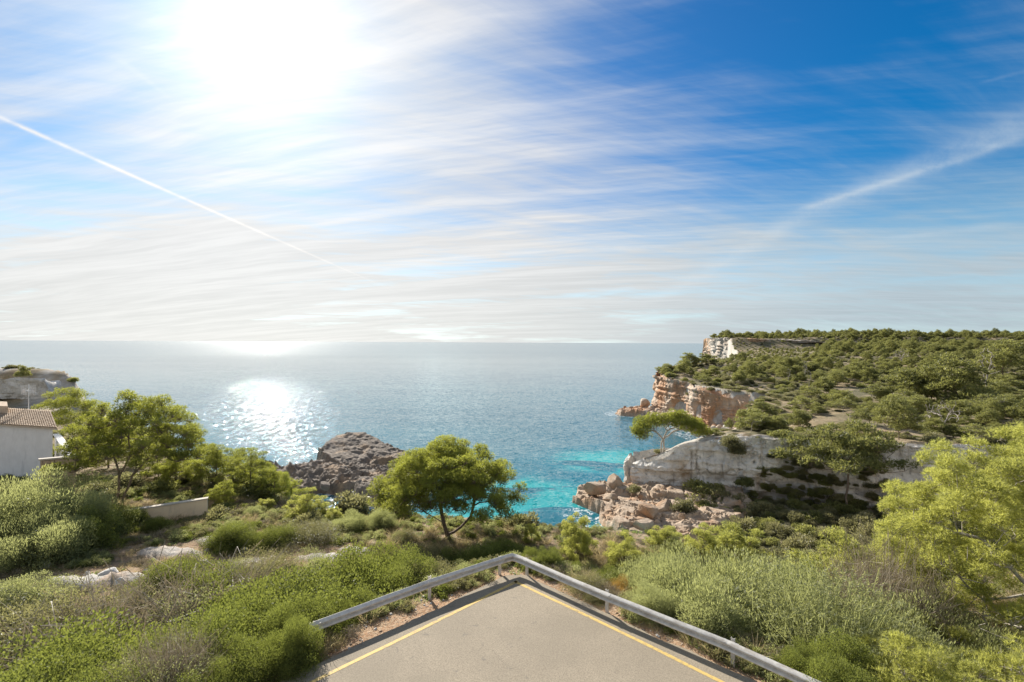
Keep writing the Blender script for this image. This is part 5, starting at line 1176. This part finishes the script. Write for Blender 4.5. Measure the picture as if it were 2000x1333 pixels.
# the rest of the plateau: scrub and pines scattered without a pattern
def scatter_pts(r, n, y0, y1, x0f, x1f, mind, keep):
    Y = np.sqrt(r.uniform(y0 ** 2, y1 ** 2, n * 6)); X = Y * r.uniform(x0f, x1f, n * 6); ok = keep(X, Y); X, Y = X[ok], Y[ok]; md = mind(Y)
    cell = {}; out = []
    for x, y, m in zip(X, Y, md):
        g = 4.0; i, j = int(x // g), int(y // g); bad = False; k = max(1, int(m // g) + 1)
        for a in range(-k, k + 1):
            for b in range(-k, k + 1):
                for (u, v) in cell.get((i + a, j + b), ()):
                    if (u - x) ** 2 + (v - y) ** 2 < m * m: bad = True; break
                if bad: break
            if bad: break
        if bad: continue
        cell.setdefault((i, j), []).append((x, y)); out.append((x, y))
        if len(out) >= n: break
    return np.array(out)
def keepB(X, Y):
    d = sdist(B_POLY, X, Y); q = xyz(X, Y); g = fbm(q, 0.03, 3, 14); clear = (g > 0.30) & (Y < 190); clear2 = ((X - 78) / 16) ** 2 + ((Y - 108) / 6) ** 2 < 1; nose = (X < 40) & (Y < 106)
    return (d > 1.8) & ~clear & ~clear2 & ~nose
pts = scatter_pts(r2, 8000, 84, 330, 0.24, 1.22, lambda y: 2.0 + y * 0.0055, keepB)
pts = pts[np.argsort(np.hypot(pts[:, 0], pts[:, 1]))]
zz = height(pts[:, 0], pts[:, 1]); gg = fbm(xyz(pts[:, 0], pts[:, 1]), 0.02, 3, 61)
npine = nscr = 0; rest = []
def ZN(x, y):
    if x / y < .42: return 'above the orange headland' if y > 150 else 'behind the cliff nose'
    d = 'at the rim of the plateau' if y < 100 else 'in the nearer half of the plateau' if y < 125 else 'in the middle of the plateau'
    return d + (' at the left' if x / y < .66 else ' at the right')
for (x, y), z, g in zip(pts, zz, gg):
    isp = r2.random() < 0.24 + 0.35 * g + (0.08 if y > 150 else 0)
    if 0.30 < x / y < 0.44 and y > 215: isp = False
    if isp and npine < 250 and r2.random() < .9:
        npine += 1; s = .45 + 1.05 * r2.random() ** 1.6; k = r2.integers(0, 4)
        zn = ZN(x, y); kd = ('%s %s pine' % ('large' if s > .95 else 'small', ('spreading', 'wind bent', 'upright', 'sparse pale')[k]))
        place(farp[k], 'pine_tree', '%s %s' % (kd, zn), 'tree', (x, y, z - .2), r2.uniform(-.8, .8), (s, s, s * r2.uniform(.7, .95)), '%ss %s' % (kd, zn))
    elif not isp and nscr < 290:
        nscr += 1; s = .4 + 1.1 * r2.random() ** 1.6
        k = r2.choice([0, 1, 2, 3], p=[.3, .3, .25, .15]); zn = ZN(x, y); kd = '%s %s bush' % ('large' if s > .95 else 'small', ('flat green', 'rounded green', 'low brownish', 'tall dark green')[k])
        place(scr[k], 'scrub_bush', '%s %s' % (kd, zn), 'bush', (x, y, z - .1), r2.uniform(0, 6.28), (s * 1.35, s * r2.uniform(.9, 1.3), s * r2.uniform(.6, .95)), '%ses %s' % (kd, zn))
    else: rest.append((x, y, z, 4 + r2.integers(0, 3) if isp else r2.integers(0, 4), 1))
far = scatter_pts(r2, 14000, 330, 1150, 0.28, 1.25, lambda y: 2.3 + y * 0.003, lambda X, Y: sdist(B_POLY, X, Y) > 3)
zf = height(far[:, 0], far[:, 1])
for (x, y), z in zip(far, zf): rest.append((x, y, z, r2.integers(0, 4) if r2.random() < .5 else 4 + r2.integers(0, 3), 2))
# valley floor and slope under the white cliff, shore slopes of the near land, left headland
def keepV(X, Y): return (X > 33) & (Y < 90) & (Y > 46) & (sdist(B_POLY, X, Y) < -0.5)
v = scatter_pts(r2, 1100, 46, 90, 0.36, 1.3, lambda y: 1.5 + 0 * y, keepV)
for (x, y), z in zip(v, height(v[:, 0], v[:, 1])): rest.append((x, y, z, r2.choice([0, 1, 3, 4], p=[.3, .3, .3, .1]), 3))
sl_ = scatter_pts(r2, 900, 30, 70, -1.15, 1.2, lambda y: 1.5 + 0 * y, lambda X, Y: (sdist(A_POLY, X, Y) > 4) & ~((X > -38) & (X < -14) & (Y < 30)) & ~((X < -30) & (Y > 34) & (Y < 46)) & ~((X > at(780, 1) * Y) & (X < at(1010, 1) * Y) & (Y < 34)) & ~((X > 8) & (Y > 29)))
for (x, y), z in zip(sl_, height(sl_[:, 0], sl_[:, 1])): rest.append((x, y, z, r2.choice([0, 1, 2, 3]), 4))
hd = scatter_pts(r2, 260, 70, 135, -1.3, -0.70, lambda y: 2.3 + 0 * y, lambda X, Y: (sdist(A_POLY, X, Y) > 3) & ~((Y > 94) & (Y < 112) & (X > -135) & (X < -84)))
for (x, y), z in zip(hd, height(hd[:, 0], hd[:, 1])): rest.append((x, y, z, r2.choice([0, 1, 2, 3]), 5))
rest = np.array(rest)

def hidden_collection(name, meshes):
    c = bpy.data.collections.new(name)
    for i, me in enumerate(meshes):
        o = bpy.data.objects.new('%s_%02d' % (name, i), me); c.objects.link(o)
    return c
def joined(parts, name):
    V, F, T, M, mats, o = [], [], [], [], [], 0
    for n, me in parts:
        nv = len(me.vertices); v = np.empty(nv * 3, np.float32); me.vertices.foreach_get('co', v); tot = np.empty(len(me.polygons), np.int32); me.polygons.foreach_get('loop_total', tot)
        idx = np.empty(len(me.loops), np.int32); me.loops.foreach_get('vertex_index', idx); t = np.full(nv, .5, np.float32)
        if 'tone' in me.attributes: me.attributes['tone'].data.foreach_get('value', t)
        st = np.concatenate([[0], np.cumsum(tot)[:-1]]); m = me.materials[0]
        if m not in mats: mats.append(m)
        for k in (3, 4):
            s = st[tot == k]
            if len(s): F.append(np.stack([idx[s + i] for i in range(k)], 1) + o); M.append(np.full(len(s), mats.index(m)))
        V.append(v.reshape(-1, 3)); T.append(t); o += nv
    return mesh_from(name, np.concatenate(V), F, mats, tone=np.concatenate(T), mi=np.concatenate(M))
def scatter_gn(name, P, idx, scale, rotz, meshes, zs=None):
    """one object whose points carry instances of a few plants"""
    me = bpy.data.meshes.new(name); me.vertices.add(len(P)); me.vertices.foreach_set('co', np.asarray(P, np.float32).ravel())
    a = me.attributes.new('pick', 'INT', 'POINT'); a.data.foreach_set('value', np.asarray(idx, np.int32))
    sv = np.stack([scale, scale, scale * (zs if zs is not None else 1)], 1).astype(np.float32)
    a = me.attributes.new('size', 'FLOAT_VECTOR', 'POINT'); a.data.foreach_set('vector', sv.ravel())
    rv = np.zeros((len(P), 3), np.float32); rv[:, 2] = rotz; a = me.attributes.new('turn', 'FLOAT_VECTOR', 'POINT'); a.data.foreach_set('vector', rv.ravel())
    o = link(name, me); o['kind'] = 'stuff'
    g = bpy.data.node_groups.new(name, 'GeometryNodeTree'); g.interface.new_socket('Geometry', in_out='INPUT', socket_type='NodeSocketGeometry'); g.interface.new_socket('Geometry', in_out='OUTPUT', socket_type='NodeSocketGeometry')
    gi = g.nodes.new('NodeGroupInput'); go = g.nodes.new('NodeGroupOutput'); ci = g.nodes.new('GeometryNodeCollectionInfo'); ci.inputs['Collection'].default_value = hidden_collection(name + '_plants', meshes); ci.inputs['Separate Children'].default_value = True
    ip = g.nodes.new('GeometryNodeInstanceOnPoints'); ip.inputs['Pick Instance'].default_value = True
    def na(n, t):
        q = g.nodes.new('GeometryNodeInputNamedAttribute'); q.data_type = t; q.inputs['Name'].default_value = n; return q.outputs['Attribute']
    e2r = g.nodes.new('FunctionNodeEulerToRotation'); L = g.links.new
    L(gi.outputs[0], ip.inputs['Points']); L(ci.outputs[0], ip.inputs['Instance']); L(na('pick', 'INT'), ip.inputs['Instance Index']); L(na('turn', 'FLOAT_VECTOR'), e2r.inputs[0]); L(e2r.outputs[0], ip.inputs['Rotation']); L(na('size', 'FLOAT_VECTOR'), ip.inputs['Scale']); L(ip.outputs[0], go.inputs[0])
    m = o.modifiers.new('scatter', 'NODES'); m.node_group = g; return o
SM = [s[0][1] for s in scr] + [joined(farp[k], 'far_pine_joined_%d' % k) for k in (0, 1, 2)]
for zone, nm in ((1, 'plateau_scrub'), (2, 'distant_woodland'), (3, 'valley_scrub'), (4, 'shore_scrub'), (5, 'headland_scrub')):
    q = rest[rest[:, 4] == zone]; n = len(q)
    sc = r2.uniform(.55, 1.25, n) * np.where(q[:, 3] >= 4, .62, 1.0)
    sc *= .6 + 1.1 * r2.random(n) ** 2
    if zone == 2: sc *= (1.15 + q[:, 1] / 1000) * np.where((q[:, 1] < 600) & (q[:, 0] < q[:, 1] * .64), .42, 1.0)
    if zone == 4: sc *= .62
    if zone == 5: sc *= .55
    scatter_gn(nm, q[:, :3] - (0, 0, .15), q[:, 3], sc, np.where(q[:, 3] >= 4, r2.uniform(-.8, .8, n), r2.uniform(0, 6.28, n)), SM)
# ground cover near the road: dry grass, green herbs, tiny shrubs
gm = [grass_mesh('g0', 1), grass_mesh('g1', 2, 70, .14, .55), grass_mesh('g2', 3, 110, .22, .25), grass_mesh('g3', 4, 90, .2, .22, GREENG, .018), grass_mesh('g4', 5, 60, .16, .16, GREENG, .03),
      shrub_parts('gs0', 96, .35, .28, 8, 900, .05, .016, HEATH, up=.5, stems=0)[0][1], shrub_parts('gs1', 97, .4, .3, 8, 900, .05, .018, OLIVE, up=.5, stems=0)[0][1], shrub_parts('gs2', 98, .35, .25, 8, 900, .045, .022, MASTIC, up=.3, stems=0)[0][1],
      twiggy_parts('gs3', 99, .35, .3, 260, DRY, .004, .4)[0][1]]
def keepG(X, Y):
    d = -sdist(road_poly(), X, Y); lime = np.zeros(len(X), bool)
    for (x, y, rx, ry, h) in OUTCROPS: lime |= ((X - x) / rx) ** 2 + ((Y - y) / ry) ** 2 < 0.8
    return (d > 0.35) & ~(lime & (r2.random(len(X)) < .85)) & ((d > 1.3) | (r2.random(len(X)) < .25)) & (sdist(A_POLY, X, Y) > 9)
n = 42000
Yg = np.sqrt(r2.uniform(8.5 ** 2, 40 ** 2, n)) ; Yg = np.where(r2.random(n) < .5, r2.uniform(9, 26, n), Yg); Xg = Yg * r2.uniform(-1.2, 1.2, n); ok = keepG(Xg, Yg); Xg, Yg = Xg[ok], Yg[ok]
q = xyz(Xg, Yg); f1 = fbm(q, .35, 3, 71); f2 = fbm(q, .9, 3, 72)
clr = clearing(Xg, Yg)
typ = np.where(f1 + .5 * r2.normal(size=len(Xg)) * .5 > .05, r2.choice([0, 1, 2, 2, 8], len(Xg)), r2.choice([3, 4, 2, 5, 6, 7], len(Xg)))
typ = np.where(clr > .4, r2.choice([2, 2, 2, 2, 8, 4], len(Xg)), typ)
den_ = r2.random(len(Xg)) < (0.75 + .8 * f2) * (1 - .86 * clr); Xg, Yg, typ = Xg[den_], Yg[den_], typ[den_]
scatter_gn('ground_cover', np.stack([Xg, Yg, height(Xg, Yg) - .02], 1), typ, r2.uniform(.5, 1.35, len(Xg)), r2.uniform(0, 6.28, len(Xg)), gm)
# pebbles along the verge
pm_ = [boulder_mesh(k, sub=2, mat=ROCK_LEDGE) for k in (41, 42)] + [boulder_mesh(43, sub=2, mat=ROCK_WHITE)]
n = 9000; Yp = r2.uniform(9.5, 21, n); Xp = r2.uniform(-11, 11, n); d = -sdist(road_poly(), Xp, Yp); ok = (d > .02) & (d < 1.7); Xp, Yp = Xp[ok], Yp[ok]
scatter_gn('verge_gravel', np.stack([Xp, Yp, height(Xp, Yp) + .005], 1), r2.integers(0, 3, len(Xp)), .012 + .05 * r2.random(len(Xp)) ** 4, r2.uniform(0, 6.28, len(Xp)), pm_, .7)
# asphodel-like grass tufts that stand out
for (px, Y, s, lb) in ((612 + 45, 21.6, 1.6, 'tall straw coloured grass clump beside the limestone in the clearing'), (690, 23.5, 1.7, 'pair of tall dry stalk clumps in front of the slope edge bushes'), (128, 17.8, 1.5, 'orange brown grass clump on the limestone outcrop at the left'), (195, 14.6, 1.5, 'round straw tussock among the grasses at the lower left')):
    x = at(px, Y); place([('g', gm[1])], 'grass_clump', lb, 'grass', (x, Y, H(x, Y)), 0, s)
